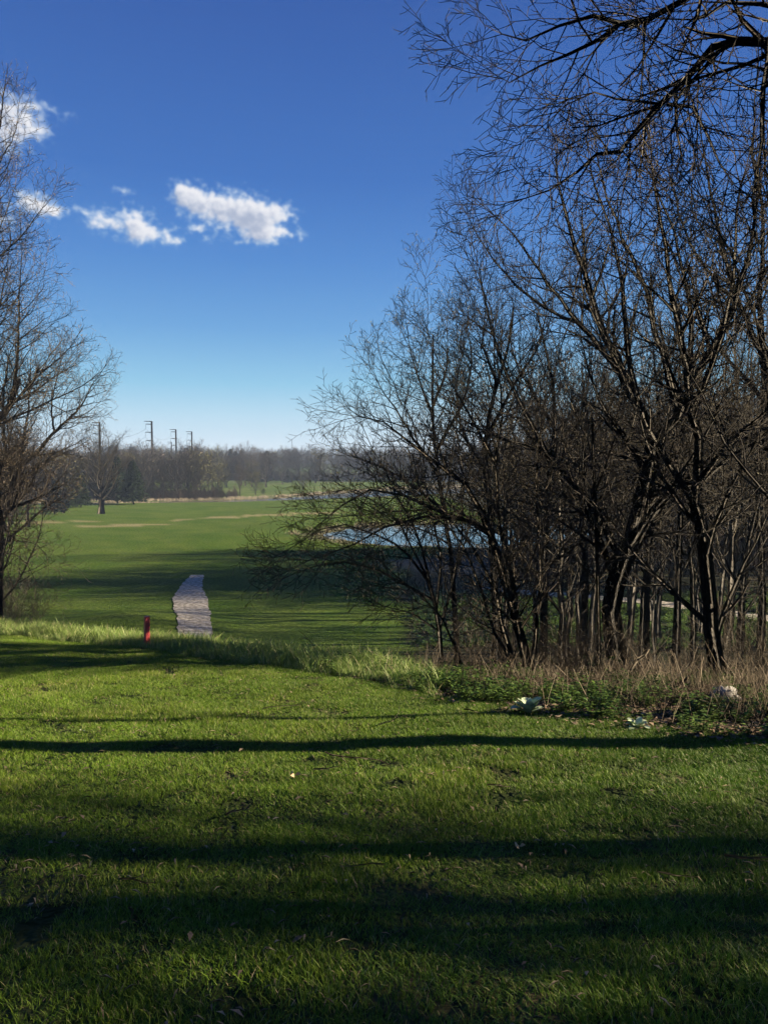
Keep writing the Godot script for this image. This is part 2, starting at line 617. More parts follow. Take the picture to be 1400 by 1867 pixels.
func named_tree(called: String, label: String, at: Array, trunk: Array, r0: float, r1: float, limbs: Array, bark: Material, st: Dictionary, reach := 1.6, gap := 0.4, extra := 0, group := "") -> Node3D:
	# a tree with its main limbs placed one by one; lines are in metres from the foot of the tree
	var o := thing(called, label, "tree", Vector3(at[0], at[1], at[2]), group)
	grow_style = st
	out_twigs = MB.new()
	var tp := smooth_line(trunk, 0.35, r0 * 0.12)
	var tr := PackedFloat32Array()
	for i in tp.size():
		var t := float(i) / (tp.size() - 1)
		tr.push_back(lerpf(r0, r1, t) * (1.0 + 0.55 * exp(-t * 14.0)) * rng.randf_range(0.96, 1.05))
	var tm := MB.new()
	tm.tube(tp, tr, 12, Color.WHITE)
	put(tm, "trunk", bark, o)
	for l in limbs:
		put(limb_line(smooth_line(l[0], 0.3, 0.03), l[1], l[2], 8, gap, 0.15, reach), "limb", bark, o)
	for k in extra:
		var i := int(lerpf(0.4, 0.98, (k + rng.randf()) / extra) * (tp.size() - 1))
		var d := aside((tp[i] - tp[i - 1]).normalized(), rng.randf_range(0.5, 0.95), k * 2.4)
		d.y = absf(d.y) * 0.8 + 0.15
		var len := rng.randf_range(0.9, 1.6) * reach * 1.6
		var line := PackedVector3Array([tp[i]])
		for s in 6:
			d = (d + Vector3(rng.randf_range(-1, 1), rng.randf_range(-0.6, 1), rng.randf_range(-1, 1)) * 0.2).normalized()
			line.push_back(line[-1] + d * len / 6)
		put(limb_line(line, tr[i] * 0.5, tr[i] * 0.12 + 0.004, 6, gap, 0.12, reach * 0.75), "limb", bark, o)
	put(out_twigs, "crown", mats.twig, o)
	return o

func plain_tree(called: String, label: String, at: Vector3, tall: float, r0: float, fork: float, limbs: int, spread_: float, bark: Material, st: Dictionary, gap: float, reach: float, group := "") -> Node3D:
	# a whole tree grown from its foot: trunk to the fork, limbs fanning up from there
	var o := thing(called, label, "tree", at, group)
	grow_style = st
	out_twigs = MB.new()
	var lean := Vector3(rng.randf_range(-0.06, 0.06), 1, rng.randf_range(-0.06, 0.06))
	var tp := PackedVector3Array([Vector3(0, -0.3, 0)])
	var tr := PackedFloat32Array([r0 * 1.6])
	var steps := 10
	for i in range(1, steps + 1):
		var t := float(i) / steps
		tp.push_back(lean * tall * 0.82 * t + Vector3(rng.randf_range(-1, 1), 0, rng.randf_range(-1, 1)) * tall * 0.008)
		tr.push_back(r0 * lerpf(1.0, 0.14, pow(t, 1.1)) * (1.0 + 0.4 * exp(-t * 12.0)))
	var wood := MB.new()
	wood.tube(tp, tr, 8, Color.WHITE)
	for k in limbs:
		var t := lerpf(fork, 0.97, pow((k + rng.randf() * 0.7) / limbs, 1.2))
		var f := t * steps
		var i := mini(int(f), steps - 1)
		var q := tp[i].lerp(tp[i + 1], f - i)
		var d := aside(Vector3.UP, rng.randf_range(0.45, 1.0) * spread_, k * 2.4 + rng.randf())
		var len := tall * rng.randf_range(0.34, 0.52) * (1.25 - 0.75 * t)
		var line := PackedVector3Array([q])
		for s in 6:
			d = (d + Vector3(rng.randf_range(-1, 1), 0.25 + rng.randf_range(-0.5, 0.8), rng.randf_range(-1, 1)) * 0.18).normalized()
			line.push_back(line[-1] + d * len / 6)
		var rr := lerpf(r0, r0 * 0.14, t)
		var lm := limb_line(line, rr * 0.55, rr * 0.12 + st.thin, 5, gap, 0.1, reach)
		var base := wood.v.size()
		wood.v.append_array(lm.v)
		wood.n.append_array(lm.n)
		wood.u.append_array(lm.u)
		wood.c.append_array(lm.c)
		for x in lm.ix:
			wood.ix.push_back(x + base)
	put(wood, "trunk", bark, o)
	put(out_twigs, "crown", mats.twig, o)
	return o

func copy(o: Node3D, label: String, at: Vector3, turn: float, size: float, group := "") -> Node3D:
	var c: Node3D = o.duplicate()
	c.name = numbered(String(o.name).rstrip("0123456789").trim_suffix("_"))
	add_child(c)
	c.position = at
	c.rotation.y = turn
	c.scale = Vector3(size, size * rng.randf_range(0.92, 1.1), size)
	c.set_meta("label", label)
	if group:
		c.set_meta("group", group)
	return c

# ---------------------------------------------------------------- where things stand (metres; distances are ahead of the viewpoint)
const CLOUD_PUFFS := [-14.8, 19.04, 0.76, 0.76, 0.9, -13.9, 18.59, 1.35, 0.93, 0.9, -12.4, 18.16, 1.85, 1.09, 0.9, -10.37, 18.05, 1.85, 1.26, 1.0, -9.18, 17.34, 1.51, 1.09, 0.9, -7.87, 18.17, 1.51, 0.64, 0.8, -8.84, 16.57, 1.18, 0.61, 0.8, -13.93, 16.79, 1.35, 0.3, 0.55, -7.27, 16.79, 0.84, 0.37, 0.55, -6.14, 16.75, 0.37, 0.37, 0.6, -12.94, 16.12, 0.67, 0.27, 0.5, -11.08, 16.07, 0.84, 0.17, 0.4, -20.45, 16.73, 1.01, 0.76, 0.95, -18.17, 16.8, 1.35, 0.98, 1.1, -17.71, 16.01, 0.84, 0.59, 0.8, -16.25, 16.2, 1.01, 0.47, 0.7, -15.36, 15.81, 0.76, 0.34, 0.75, -21.67, 17.23, 0.76, 0.3, 0.5, -24.86, 17.45, 1.18, 0.71, 0.8, -23.99, 17.06, 1.18, 0.59, 0.8, -23.33, 17.0, 0.59, 0.37, 0.6, -25.99, 22.46, 1.85, 1.18, 0.5, -24.99, 22.37, 1.35, 1.18, 0.45, -24.15, 21.64, 1.01, 0.5, 0.55, -23.81, 23.06, 1.18, 0.3, 0.5, -26.03, 21.0, 1.35, 1.01, 0.55, -22.2, 22.67, 0.42, 0.37, 0.42, -18.76, 18.82, 0.84, 0.3, 0.45, -27.41, 21.43, 2.02, 2.02, 0.5, -27.59, 15.94, 2.02, 1.01, 0.7]
const LAWN_STICKS := [
	["long dark twig lying where shade meets sunlit lawn", -0.22, 5.52, -0.66, 0.64, 0.008, 0],
	["short pale twig just below the long dark twig", -0.41, 5.24, 0.36, 0.19, 0.007, 1],
	["pale bent twig on the lawn left of the middle", -0.88, 4.42, 0.97, 0.21, 0.006, 1],
	["thin grey twig on the shaded lawn low on the left", -1.16, 3.41, -0.35, 0.2, 0.005, 0],
	["tiny curved grey twig low on the left in deep shade", -1.06, 3.03, -1.05, 0.16, 0.005, 0],
	["thin pale twig pointing away in the dark lawn below the middle", 0.07, 3.02, -1.78, 0.19, 0.005, 1],
	["pale forked twig at the right edge of the lawn", 1.88, 3.69, -0.1, 0.27, 0.008, 1],
	["thin twig in shade left of the forked one", 1.4, 3.47, -0.45, 0.16, 0.005, 0],
	["thin straw twig on the sunny lawn near its middle", 0.13, 6.84, 0.83, 0.54, 0.005, 1],
	["grey twig with a side shoot beside the brush edge", 0.85, 7.09, -1.03, 0.22, 0.007, 0],
	["dark short twig on bright turf right of the middle", 0.78, 4.92, -0.29, 0.16, 0.006, 0],
	["long faint twig on the lawn below the red post", -1.0, 7.52, 0.72, 0.57, 0.005, 1],
	["broken twig beside a bare patch mid lawn", -0.11, 3.58, -2.86, 0.23, 0.004, 0],
]
const BRUSH_STICKS := [
	["fallen_branch", "long dark fallen branch slanting up out of the brush", [2.37, -1.07, -8.2], [0.0, 0.0, 0.0, 0.43, 0.04, -0.1, 0.78, 0.07, -0.2, 1.07, 0.15, -0.3, 1.33, 0.32, -0.4], 0.022, [0.13, 0.11, 0.09], 7],
	["broken_branch", "pale broken limb stub standing beside the large trunk", [3.47, -1.29, -10.3], [0.0, 0.0, 0.0, 0.07, 0.16, 0.0, 0.15, 0.26, 0.1, 0.21, 0.34, 0.1], 0.035, [0.3, 0.26, 0.21], 2],
	["dead_branch", "bleached forked dead branch beside the slanting fallen one", [3.34, -0.99, -8.6], [0.0, 0.0, 0.0, 0.09, 0.11, 0.0, 0.17, 0.2, 0.0, 0.28, 0.26, -0.1], 0.013, [0.45, 0.4, 0.34], 3],
	["dead_branch", "thin curved bleached stick under the slanting branch", [3.32, -0.97, -8.2], [0.0, 0.0, 0.0, 0.06, 0.1, 0.0, 0.08, 0.14, 0.0, 0.15, 0.15, -0.1], 0.008, [0.45, 0.4, 0.34], 1],
	["fallen_branch", "brown fallen branch lying on the leaf pile near the clump", [1.65, -1.06, -9.2], [0.0, 0.0, 0.0, 0.37, 0.02, 0.2, 0.65, 0.05, 0.4, 0.76, 0.01, 0.5], 0.014, [0.2, 0.15, 0.11], 6],
	["dry_stalk", "tall dry stalk leaning over the brow below the fairway", [-1.0, -1.29, -11.2], [0.0, 0.0, 0.0, -0.12, 0.21, 0.0, -0.29, 0.38, 0.0], 0.006, [0.3, 0.24, 0.17], 3],
	["dry_stalk", "slender dry stalk rising before the gravel path", [-3.58, -1.61, -13.0], [0.0, 0.0, 0.0, 0.06, 0.39, 0.0, 0.09, 0.57, 0.0], 0.004, [0.1, 0.085, 0.06], 3],
	["dry_stalk", "forked dry stalk right of the gravel path foot", [-3.08, -1.56, -12.8], [0.0, 0.0, 0.0, 0.1, 0.27, 0.0, 0.17, 0.44, 0.0], 0.004, [0.2, 0.17, 0.1], 3],
	["dry_stalk", "short dark seed stalk at the foot of the gravel path", [-3.3, -1.59, -12.9], [0.0, 0.0, 0.0, 0.04, 0.21, 0.0, 0.07, 0.37, 0.0], 0.004, [0.12, 0.1, 0.07], 3],
	["dry_stalk", "curved pale stalk arching over the brow near the wood", [-0.41, -1.26, -10.6], [0.0, 0.0, 0.0, 0.06, 0.16, 0.0, 0.13, 0.26, 0.0, 0.2, 0.24, 0.0], 0.005, [0.36, 0.3, 0.22], 1],
	["dry_stalk", "pale stick leaning left out of the brush near the wood", [0.04, -1.16, -10.4], [0.0, 0.0, 0.0, -0.19, 0.12, 0.0, -0.33, 0.17, 0.0], 0.007, [0.42, 0.36, 0.28], 1],
	["dry_stalk", "tall thin stem leaning left at the right edge brush", [3.73, -0.8, -7.9], [0.0, 0.0, 0.0, -0.12, 0.21, 0.0, -0.24, 0.49, -0.1], 0.006, [0.3, 0.25, 0.18], 2],
	["dry_stalk", "tall pale stem leaning in the right corner brush", [3.83, -0.9, -7.4], [0.0, 0.0, 0.0, -0.12, 0.34, 0.0, -0.22, 0.59, -0.1], 0.006, [0.34, 0.28, 0.2], 2],
	["fallen_branch", "grey fallen branch at the start of the brush by the lawn", [0.45, -1.16, -10], [0.0, 0.0, 0, 0.14, 0.05, 0, 0.34, 0.08, 0, 0.55, 0.07, 0], 0.011, [0.22, 0.19, 0.16], 5],
	["fallen_branch", "grey fallen branch leaning back under the many stemmed clump", [1.15, -1.11, -9.6], [0.0, 0.0, 0.0, -0.14, 0.07, 0.0, -0.36, 0.12, 0.0, -0.58, 0.12, 0.0], 0.011, [0.22, 0.19, 0.16], 5],
	["fallen_branch", "grey fallen branch across the leaf pile before the largest trunk", [2.19, -0.95, -8.6], [0.0, 0.0, 0.0, 0.15, 0.01, 0.0, 0.39, -0.03, 0.0, 0.62, -0.06, 0.0], 0.011, [0.22, 0.19, 0.16], 5],
	["fallen_branch", "grey fallen branch just above the flat rosette", [2.52, -0.85, -7.8], [0.0, 0.0, 0.0, 0.12, 0.04, 0.0, 0.29, 0.05, 0.0, 0.47, 0.04, 0.0], 0.011, [0.22, 0.19, 0.16], 5],
	["fallen_branch", "grey fallen branch lying in the right corner brush", [3.33, -0.8, -7.4], [0.0, 0.0, 0.0, -0.13, 0.04, 0.0, -0.33, 0.06, 0.0, -0.53, 0.05, 0.0], 0.011, [0.22, 0.19, 0.16], 5],
	["fallen_branch", "grey fallen branch in the green weeds left of the tall rosette", [1.38, -1.0, -9.0], [0.0, 0.0, 0.0, 0.12, -0.01, 0.0, 0.3, -0.07, 0.0, 0.48, -0.12, 0.0], 0.011, [0.22, 0.19, 0.16], 5],
]
const POLE_SPOTS := [
	["power pole shaft showing through the crown of the big far tree", -125.18, -8.12, -330.0, 28.65],
	["tallest steel power pole with three arms left above the wood", -106.86, -7.91, -345.0, 29.81],
	["middle steel power pole with three arms above the wood", -116.64, -6.86, -420.0, 28.58],
	["right steel power pole of the row above the wood", -115.43, -6.44, -450.0, 28.28],
	["small remote power pole behind the middle one", -170.32, -4.4, -600.0, 24.67],
]
const FAR_TREES := [
	[-58.23, 121.64, 15.23, 0, "bare tree with pale forked trunk behind the left thicket", "single trees across the valley"],
	[-68.48, 136.39, 14.86, 2, "bare tree at the left edge behind the pale trunk", "single trees across the valley"],
	[-71.55, 166.65, 12.27, 3, "brownish bare tree left of the large spreading one", "single trees across the valley"],
	[-53.2, 240.67, 11.17, 3, "low spreading olive tinged tree on the near bank of the stream", "single trees across the valley"],
	[-46.46, 240.67, 9.39, 2, "slender yellowish budding tree beside the spreading olive one", "single trees across the valley"],
	[-44.66, 259.05, 7.44, 3, "small bare tree right of the yellowish budding one", "single trees across the valley"],
	[-33.1, 305.74, 6.98, 3, "small rounded bare tree alone on the far bank", "single trees across the valley"],
	[-40.45, 249.52, 2.76, 4, "low dark bush standing by the stream", "single trees across the valley"],
	[-35.28, 383.41, 13.83, 1, "broad bare tree on the far meadow behind the round one", "single trees across the valley"],
	[-49.43, 362.93, 9.62, 1, "short bare tree on the far meadow with pale trunk", "single trees across the valley"],
	[-30.22, 432.17, 13.37, 0, "bare tree leaning slightly on the far meadow", "single trees across the valley"],
	[-21.17, 383.41, 12.99, 4, "bare tree at the right end of the far meadow", "single trees across the valley"],
	[-72.34, 461.52, 13.59, 0, "dark bare tree in the deep shade of the meadow edge", "single trees across the valley"],
	[-44, 84, 9.5, 2, "brown twiggy tree low behind the left edge trees", "thicket of trees at the left edge"],
	[-49, 97, 10.5, 0, "brown twiggy tree just behind the left edge, farther off", "thicket of trees at the left edge"],
	[-40, 70, 8, 4, "small brown bare tree nearest behind the left edge", "thicket of trees at the left edge"],
	[-56, 110, 11, 2, "bare tree among the left edge thicket before the spruces", "thicket of trees at the left edge"],
	[-64, 128, 11.5, 0, "bare tree left of the spruces at the fairway edge", "thicket of trees at the left edge"],
	[-38, 63, 6.5, 2, "low bare tree over the left edge bushes", "thicket of trees at the left edge"],
]
const WOOD_ROWS := [
	[-150.0, 232.0, -52.0, 222.0, 40, 13.5, "grey bare tree in the front rows of the wood behind the stream", "front rows of the distant wood", 8.0],
	[-160.0, 255.0, -60.0, 246.0, 34, 14.5, "grey bare tree deeper in the wood behind the stream", "back rows of the distant wood", 7.0],
	[-250.0, 415.0, 250.0, 415.0, 84, 17.0, "grey bare tree in the tree line across the far meadow", "far tree line", 14.0],
	[-110.0, 330.0, -52.0, 340.0, 18, 15.0, "bare tree in the wood beyond the olive tinged tree", "wood left of the far meadow", 14.0],
	[10.0, 68.0, 48.0, 62.0, 13, 16.5, "bare tree in the shaded wood just beyond the grey track", "wood beyond the track", 5.0],
	[20.0, 84.0, 70.0, 76.0, 18, 16.0, "bare tree in the shaded wood well beyond the grey track", "wood beyond the track", 7.0],
	[42.0, 120.0, 110.0, 104.0, 26, 14.0, "bare tree on the wooded rise right of the pond", "wooded rise", 14.0],
	[-110.0, 150.0, -66.0, 150.0, 9, 13.0, "bare tree in the left wood beside the fairway", "wood left of the fairway", 20.0],
]
const SPRUCES := [
	[-64.81, 192.75, 11.5, true, "dark spruce standing alone at the right end of its row"],
	[-70.94, 198.4, 11.54, false, "dark spruce just right of the large bare tree"],
	[-72.3, 177.59, 8.24, false, "dark spruce left of the large bare tree"],
	[-73.39, 173.05, 7.52, false, "dark spruce under the bare branches at the left"],
	[-67.93, 153.42, 8.02, false, "leftmost dark spruce with a bare lower trunk"],
	[-85.22, 430.0, 16.65, false, "pointed dark evergreen top rising from the far tree line"],
	[-81.75, 430.0, 16.33, false, "pointed dark evergreen top rising from the far tree line"],
	[-67.23, 430.0, 16.96, false, "pointed dark evergreen top rising from the far tree line"],
	[-88.07, 430.0, 16.33, false, "pointed dark evergreen top rising from the far tree line"],
	[-79.23, 430.0, 16.02, false, "pointed dark evergreen top rising from the far tree line"],
	[-61.45, 380.0, 8.58, false, "dark evergreen in the shade behind the far meadow"],
	[-48.88, 380.0, 7.75, false, "dark evergreen in the shade behind the far meadow"],
	[-65.66, 380.0, 6.35, false, "dark evergreen in the shade behind the far meadow"],
]
const NEAR_TREES := [
	["bare_tree", "thick trunked bare tree leaning right at the brow, the largest there", [4.12, -2.35, -12.5], [0, 0, 0, -0.2, 0.87, 0.0, -0.29, 1.48, 0.0, -0.22, 2.01, 0.1, -0.09, 2.53, 0.2, 0.07, 3.13, 0.3, 0.16, 3.76, 0.4, 0.21, 4.38, 0.5], 0.19, 0.125, [[[0.2, 4.29, 0.5, 0.1, 4.74, 0.3, -0.04, 5.16, 0.1, -0.26, 5.77, -0.1, -0.54, 6.53, -0.3, -0.73, 7.31, -0.5, -0.93, 8.11, -0.7, -1.06, 8.84, -0.9], 0.1, 0.02], [[0.21, 4.33, 0.5, 0.44, 4.71, 0.8, 0.56, 5.19, 1.1, 0.73, 5.65, 1.3, 0.95, 6.25, 1.5, 1.05, 6.9, 1.7, 1.05, 7.52, 1.9], 0.09, 0.02], [[0.21, 3.56, 0.4, 0.53, 3.63, 0.8, 0.72, 3.74, 1.2, 1.01, 4.08, 1.5, 1.32, 4.42, 1.9], 0.06, 0.025], [[-0.12, 2.4, 0.1, -0.44, 2.96, -0.1, -0.68, 3.3, -0.3, -0.89, 3.65, -0.4, -1.25, 4.13, -0.5, -1.65, 4.85, -0.7, -1.92, 5.6, -0.9, -2.18, 6.4, -1.1, -2.34, 7.23, -1.3], 0.075, 0.014], [[-1.25, 4.13, -0.5, -1.56, 4.31, -0.9, -1.99, 4.44, -1.3, -2.56, 4.77, -1.7, -3.05, 5.11, -2.1], 0.045, 0.01], [[-0.1, 5.3, 0.0, -0.33, 5.92, -0.5, -0.66, 6.46, -0.9, -1.12, 7.23, -1.3, -1.55, 8.03, -1.7, -1.99, 8.71, -2.1], 0.06, 0.01], [[0.03, 4.87, 0.3, -0.23, 5.77, 0.5, -0.43, 6.75, 0.7, -0.67, 7.53, 0.9, -1.03, 8.27, 1.1], 0.06, 0.01], [[0.46, 4.75, 0.8, 0.29, 5.77, 0.5, 0.05, 7.07, 0.1, -0.23, 8.08, -0.3, -0.48, 9.05, -0.5], 0.06, 0.012], [[-0.61, 6.46, -0.9, -1.21, 6.83, -1.3, -1.86, 7.52, -1.7, -2.33, 8.35, -2.1, -2.52, 8.83, -2.3], 0.035, 0.008], [[0.56, 5.14, 1.1, 0.55, 6.37, 0.9, 0.35, 7.59, 0.7, 0.1, 8.41, 0.5], 0.05, 0.012]], "dark", {"buds": 0.3, "gap": [0.5, 0.17, 0.12, 0.1]}, 1.25, 0.2, 5, "trees at the brow of the hill"],
	["bare_tree", "bare tree with grey trunk forking low, right of the largest", [5.09, -1.97, -11.0], [0, 0, 0, -0.15, 0.81, 0.0, -0.25, 1.52, 0.0, -0.32, 2.18, 0.0, -0.41, 2.67, 0.0, -0.5, 3.03, 0.0], 0.125, 0.09, [[[-0.5, 3.01, 0.0, -0.75, 3.32, 0.0, -0.9, 3.6, -0.1, -1.03, 3.97, -0.3, -1.28, 4.83, -0.6, -1.6, 5.56, -1.0], 0.06, 0.012], [[-0.5, 3.03, 0.0, -0.51, 3.48, 0.1, -0.53, 3.95, 0.2, -0.66, 4.43, 0.2, -0.76, 4.97, 0.2, -0.89, 5.59, 0.2, -0.97, 6.34, 0.0, -1.06, 7.18, -0.2, -1.11, 8.05, -0.4], 0.08, 0.014], [[-0.49, 3.32, 0.1, -0.42, 3.6, 0.4, -0.3, 3.9, 0.7, -0.03, 4.29, 1.0, 0.27, 4.7, 1.2], 0.05, 0.014], [[-0.66, 4.43, 0.2, -0.5, 5.01, 0.5, -0.39, 5.72, 0.7, -0.38, 6.5, 0.8, -0.43, 7.22, 1.0], 0.05, 0.012], [[-0.38, 2.46, 0.0, -0.23, 2.68, 0.2, -0.02, 3.17, 0.4, 0.26, 3.48, 0.6], 0.03, 0.01]], "grey", {"buds": 0.25, "gap": [0.5, 0.17, 0.12, 0.1]}, 1.2, 0.2, 5, "trees at the brow of the hill"],
	["clump_tree", "many stemmed bare clump arching left over the fairway view", [2.27, -1.83, -11.3], [0, 0, 0, -0.18, 0.81, 0.0, -0.37, 1.45, 0.0, -0.55, 2.08, 0.0, -0.65, 2.37, 0.0, -0.79, 2.74, -0.1], 0.085, 0.05, [[[-0.05, 0.19, 0.0, -0.21, 0.94, 0.2, -0.35, 1.54, 0.3, -0.46, 2.12, 0.3, -0.59, 2.77, 0.4, -0.62, 3.42, 0.4, -0.56, 4.14, 0.3, -0.58, 4.88, 0.1], 0.05, 0.01], [[-0.24, 0.28, 0.0, -0.43, 1.02, -0.2, -0.59, 1.68, -0.4, -0.84, 2.1, -0.6, -1.14, 2.47, -0.9, -1.53, 2.82, -1.2], 0.045, 0.01], [[-0.65, 2.37, 0.0, -0.97, 2.58, 0.0, -1.43, 2.74, -0.1, -1.93, 2.95, -0.2, -2.48, 3.05, -0.4, -2.95, 2.8, -0.6, -3.33, 2.49, -0.7, -3.61, 2.22, -0.7], 0.04, 0.006], [[-0.68, 2.43, 0.0, -1.12, 2.63, 0.2, -1.7, 2.67, 0.3, -2.27, 2.52, 0.4, -2.68, 2.28, 0.5, -3.07, 2.14, 0.5, -3.37, 2.04, 0.5], 0.035, 0.006], [[-0.79, 2.74, -0.1, -1.0, 3.16, -0.2, -1.37, 3.42, -0.3, -1.83, 3.8, -0.5, -2.27, 4.12, -0.7, -2.67, 4.22, -0.9], 0.045, 0.008], [[-0.32, 0.36, 0.0, -0.71, 1.21, 0.3, -0.97, 1.9, 0.5, -1.33, 2.56, 0.7, -1.72, 2.8, 0.8, -2.19, 2.8, 0.9, -2.65, 2.73, 0.9], 0.03, 0.006], [[-1.1, 0.42, 0.3, -1.41, 1.15, 0.4, -1.7, 1.53, 0.5, -2.09, 1.82, 0.6, -2.35, 2.06, 0.6, -2.74, 2.23, 0.6], 0.022, 0.005], [[-0.03, 0.19, 0.0, 0.07, 1.17, 0.1, 0.08, 2.19, 0.2, -0.04, 3.17, 0.3, 0.03, 3.98, 0.3], 0.04, 0.008], [[-0.62, 3.42, 0.4, -0.9, 3.98, 0.3, -1.2, 4.48, 0.1, -1.44, 4.99, -0.1], 0.03, 0.006]], "light", {"buds": 0.3, "twig": Color(0.2, 0.175, 0.145), "droop": 0.3, "gap": [0.5, 0.16, 0.11, 0.1]}, 1.15, 0.14, 0, "trees at the brow of the hill"],
	["bare_tree", "bare tree with rounded budding crown at the left end of the wood", [2.06, -5.62, -20.0], [0, 0, 0, -0.19, 4.09, 0.0, -0.41, 5.73, 0.0, -0.59, 6.91, 0.0, -0.74, 8.23, 0.0, -0.78, 9.53, 0.0, -0.75, 10.68, 0.0], 0.1, 0.02, [[[-0.59, 6.91, 0.0, -1.25, 7.93, 0.0, -1.76, 8.75, -0.2, -2.21, 9.43, -0.4], 0.06, 0.012], [[-0.67, 7.64, 0.0, -0.01, 8.81, 0.0, 0.22, 9.91, 0.4, 0.05, 10.72, 0.6], 0.06, 0.012], [[-0.47, 6.02, 0.0, -1.41, 6.77, 0.5, -2.2, 7.2, 0.8, -2.76, 7.41, 1.0], 0.06, 0.012], [[-0.74, 8.52, 0.0, -1.2, 9.63, 0.4, -1.43, 10.44, 0.6], 0.045, 0.01], [[-0.74, 8.81, 0.0, -0.35, 9.87, -0.4, -0.34, 10.79, -0.6], 0.045, 0.01]], "dark", {"buds": 0.8, "bud": Color(0.17, 0.15, 0.06), "bud_size": 0.045, "thin": 0.004, "twig": Color(0.16, 0.14, 0.11), "gap": [0.5, 0.2, 0.15, 0.12]}, 1.5, 0.24, 8, "trees at the brow of the hill"],
	["bare_tree", "bare tree rising behind the many stemmed clump", [2.77, -4.53, -17.5], [0, 0, 0, -0.17, 3.65, 0.0, -0.29, 5.21, 0.0, -0.42, 6.5, 0.1, -0.25, 7.75, 0.3, 0.02, 8.71, 0.5, 0.13, 9.68, 0.5], 0.14, 0.02, [[[-0.32, 5.73, 0.0, -0.83, 6.76, -0.1, -1.08, 7.8, -0.3, -0.87, 8.86, -0.5], 0.05, 0.01], [[-0.39, 6.75, 0.1, 0.21, 7.97, 0.5, 0.72, 8.92, 0.7, 0.84, 9.72, 0.9], 0.055, 0.01], [[-0.19, 7.99, 0.3, -0.54, 8.83, 0.5, -0.49, 9.68, 0.5], 0.04, 0.01]], "dark", {"buds": 0.6, "bud": Color(0.15, 0.13, 0.06), "bud_size": 0.035, "thin": 0.0036, "gap": [0.5, 0.2, 0.15, 0.12]}, 1.45, 0.24, 9, "trees at the brow of the hill"],
	["bare_tree", "dark straight bare tree between the clump and the largest trunk", [4.0, -5.08, -18.5], [0, 0, 0, -0.0, 4.34, 0.0, 0.06, 6.26, 0.1, 0.15, 7.86, 0.3, -0.07, 9.15, 0.5, -0.37, 10.31, 0.5], 0.13, 0.02, [[[0.06, 6.26, 0.1, 0.66, 7.59, 0.3, 0.92, 8.76, 0.5, 0.78, 9.89, 0.7], 0.05, 0.01], [[0.13, 7.59, 0.3, -0.51, 8.67, 0.1, -0.89, 9.63, -0.1, -0.8, 10.61, -0.3], 0.045, 0.01]], "dark", {"buds": 0.4, "thin": 0.0034, "gap": [0.5, 0.2, 0.15, 0.12]}, 1.45, 0.24, 9, "trees at the brow of the hill"],
	["slim_tree", "slim straight trunk close right of the largest tree", [6.65, -5.19, -18.5], [0, 0, 0, -0.07, 4.17, 0.0, -0.0, 5.82, 0.1, 0.05, 7.7, 0.2, -0.16, 9.55, 0.3], 0.1, 0.02, [], "dark", {"buds": 0.3, "thin": 0.0034, "gap": [0.5, 0.22, 0.16, 0.12]}, 1.4, 0.24, 9, "thinner trunks among the brow trees"],
	["slim_tree", "leaning slim trunk with a broken side limb behind the largest tree", [6.76, -5.65, -19.5], [0, 0, 0, 0.08, 3.76, 0.0, 0.22, 5.07, 0.0, 0.31, 6.51, 0.0, 0.09, 8.51, 0.0], 0.1, 0.02, [], "dark", {"buds": 0.3, "thin": 0.0034, "gap": [0.5, 0.22, 0.16, 0.12]}, 1.4, 0.24, 9, "thinner trunks among the brow trees"],
	["slim_tree", "straight dark trunk midway between the two large brow trees", [7.15, -4.95, -18], [0, 0, 0, 0.01, 3.73, 0, 0.02, 5.34, 0, 0.04, 7.19, 0, -0.1, 9.02, 0], 0.125, 0.02, [], "dark", {"buds": 0.3, "thin": 0.0034, "gap": [0.5, 0.22, 0.16, 0.12]}, 1.4, 0.24, 9, "thinner trunks among the brow trees"],
	["slim_tree", "thin grey trunk just left of the low forking tree", [8.48, -5.87, -20], [0, 0, 0, -0.13, 4.04, 0, -0.28, 5.83, 0, -0.23, 7.89, 0, -0.09, 9.78, 0], 0.11, 0.02, [], "grey", {"buds": 0.3, "thin": 0.0034, "gap": [0.5, 0.22, 0.16, 0.12]}, 1.4, 0.24, 9, "thinner trunks among the brow trees"],
	["slim_tree", "slender pale pole trunk left of the largest tree", [3.58, -2.21, -12.2], [0, 0, 0, -0.03, 1.17, 0.0, -0.07, 2.27, 0.0, -0.13, 3.35, 0.0, -0.2, 4.6, 0.0], 0.04, 0.02, [], "light", {"buds": 0.3, "thin": 0.0034, "gap": [0.5, 0.22, 0.16, 0.12]}, 1.4, 0.24, 9, "thinner trunks among the brow trees"],
	["slim_tree", "dark trunk leaning right near the right edge", [8.92, -5.19, -18.5], [0, 0, 0, 0.04, 3.61, 0.0, 0.24, 5.27, 0.0, 0.38, 6.63, 0.3, 0.43, 8.21, 0.5], 0.12, 0.02, [], "dark", {"buds": 0.3, "thin": 0.0034, "gap": [0.5, 0.22, 0.16, 0.12]}, 1.4, 0.24, 9, "thinner trunks among the brow trees"],
	["slim_tree", "broad dark trunk deep behind the slender pale pole", [5.4, -5.84, -20], [0, 0, 0, 0.03, 4.46, 0, -0.09, 6.09, 0, 0.03, 8.15, 0, -0.15, 10.18, 0], 0.15, 0.02, [], "dark", {"buds": 0.3, "thin": 0.0034, "gap": [0.5, 0.22, 0.16, 0.12]}, 1.4, 0.24, 9, "thinner trunks among the brow trees"],
	["slim_tree", "slim trunk at the far right edge of the brow", [9.72, -5.42, -19], [0, 0, 0, -0.02, 4.19, 0, -0.2, 6.3, 0, -0.13, 8.52, 0, -0.33, 10.44, 0], 0.13, 0.02, [], "dark", {"buds": 0.3, "thin": 0.0034, "gap": [0.5, 0.22, 0.16, 0.12]}, 1.4, 0.24, 9, "thinner trunks among the brow trees"],
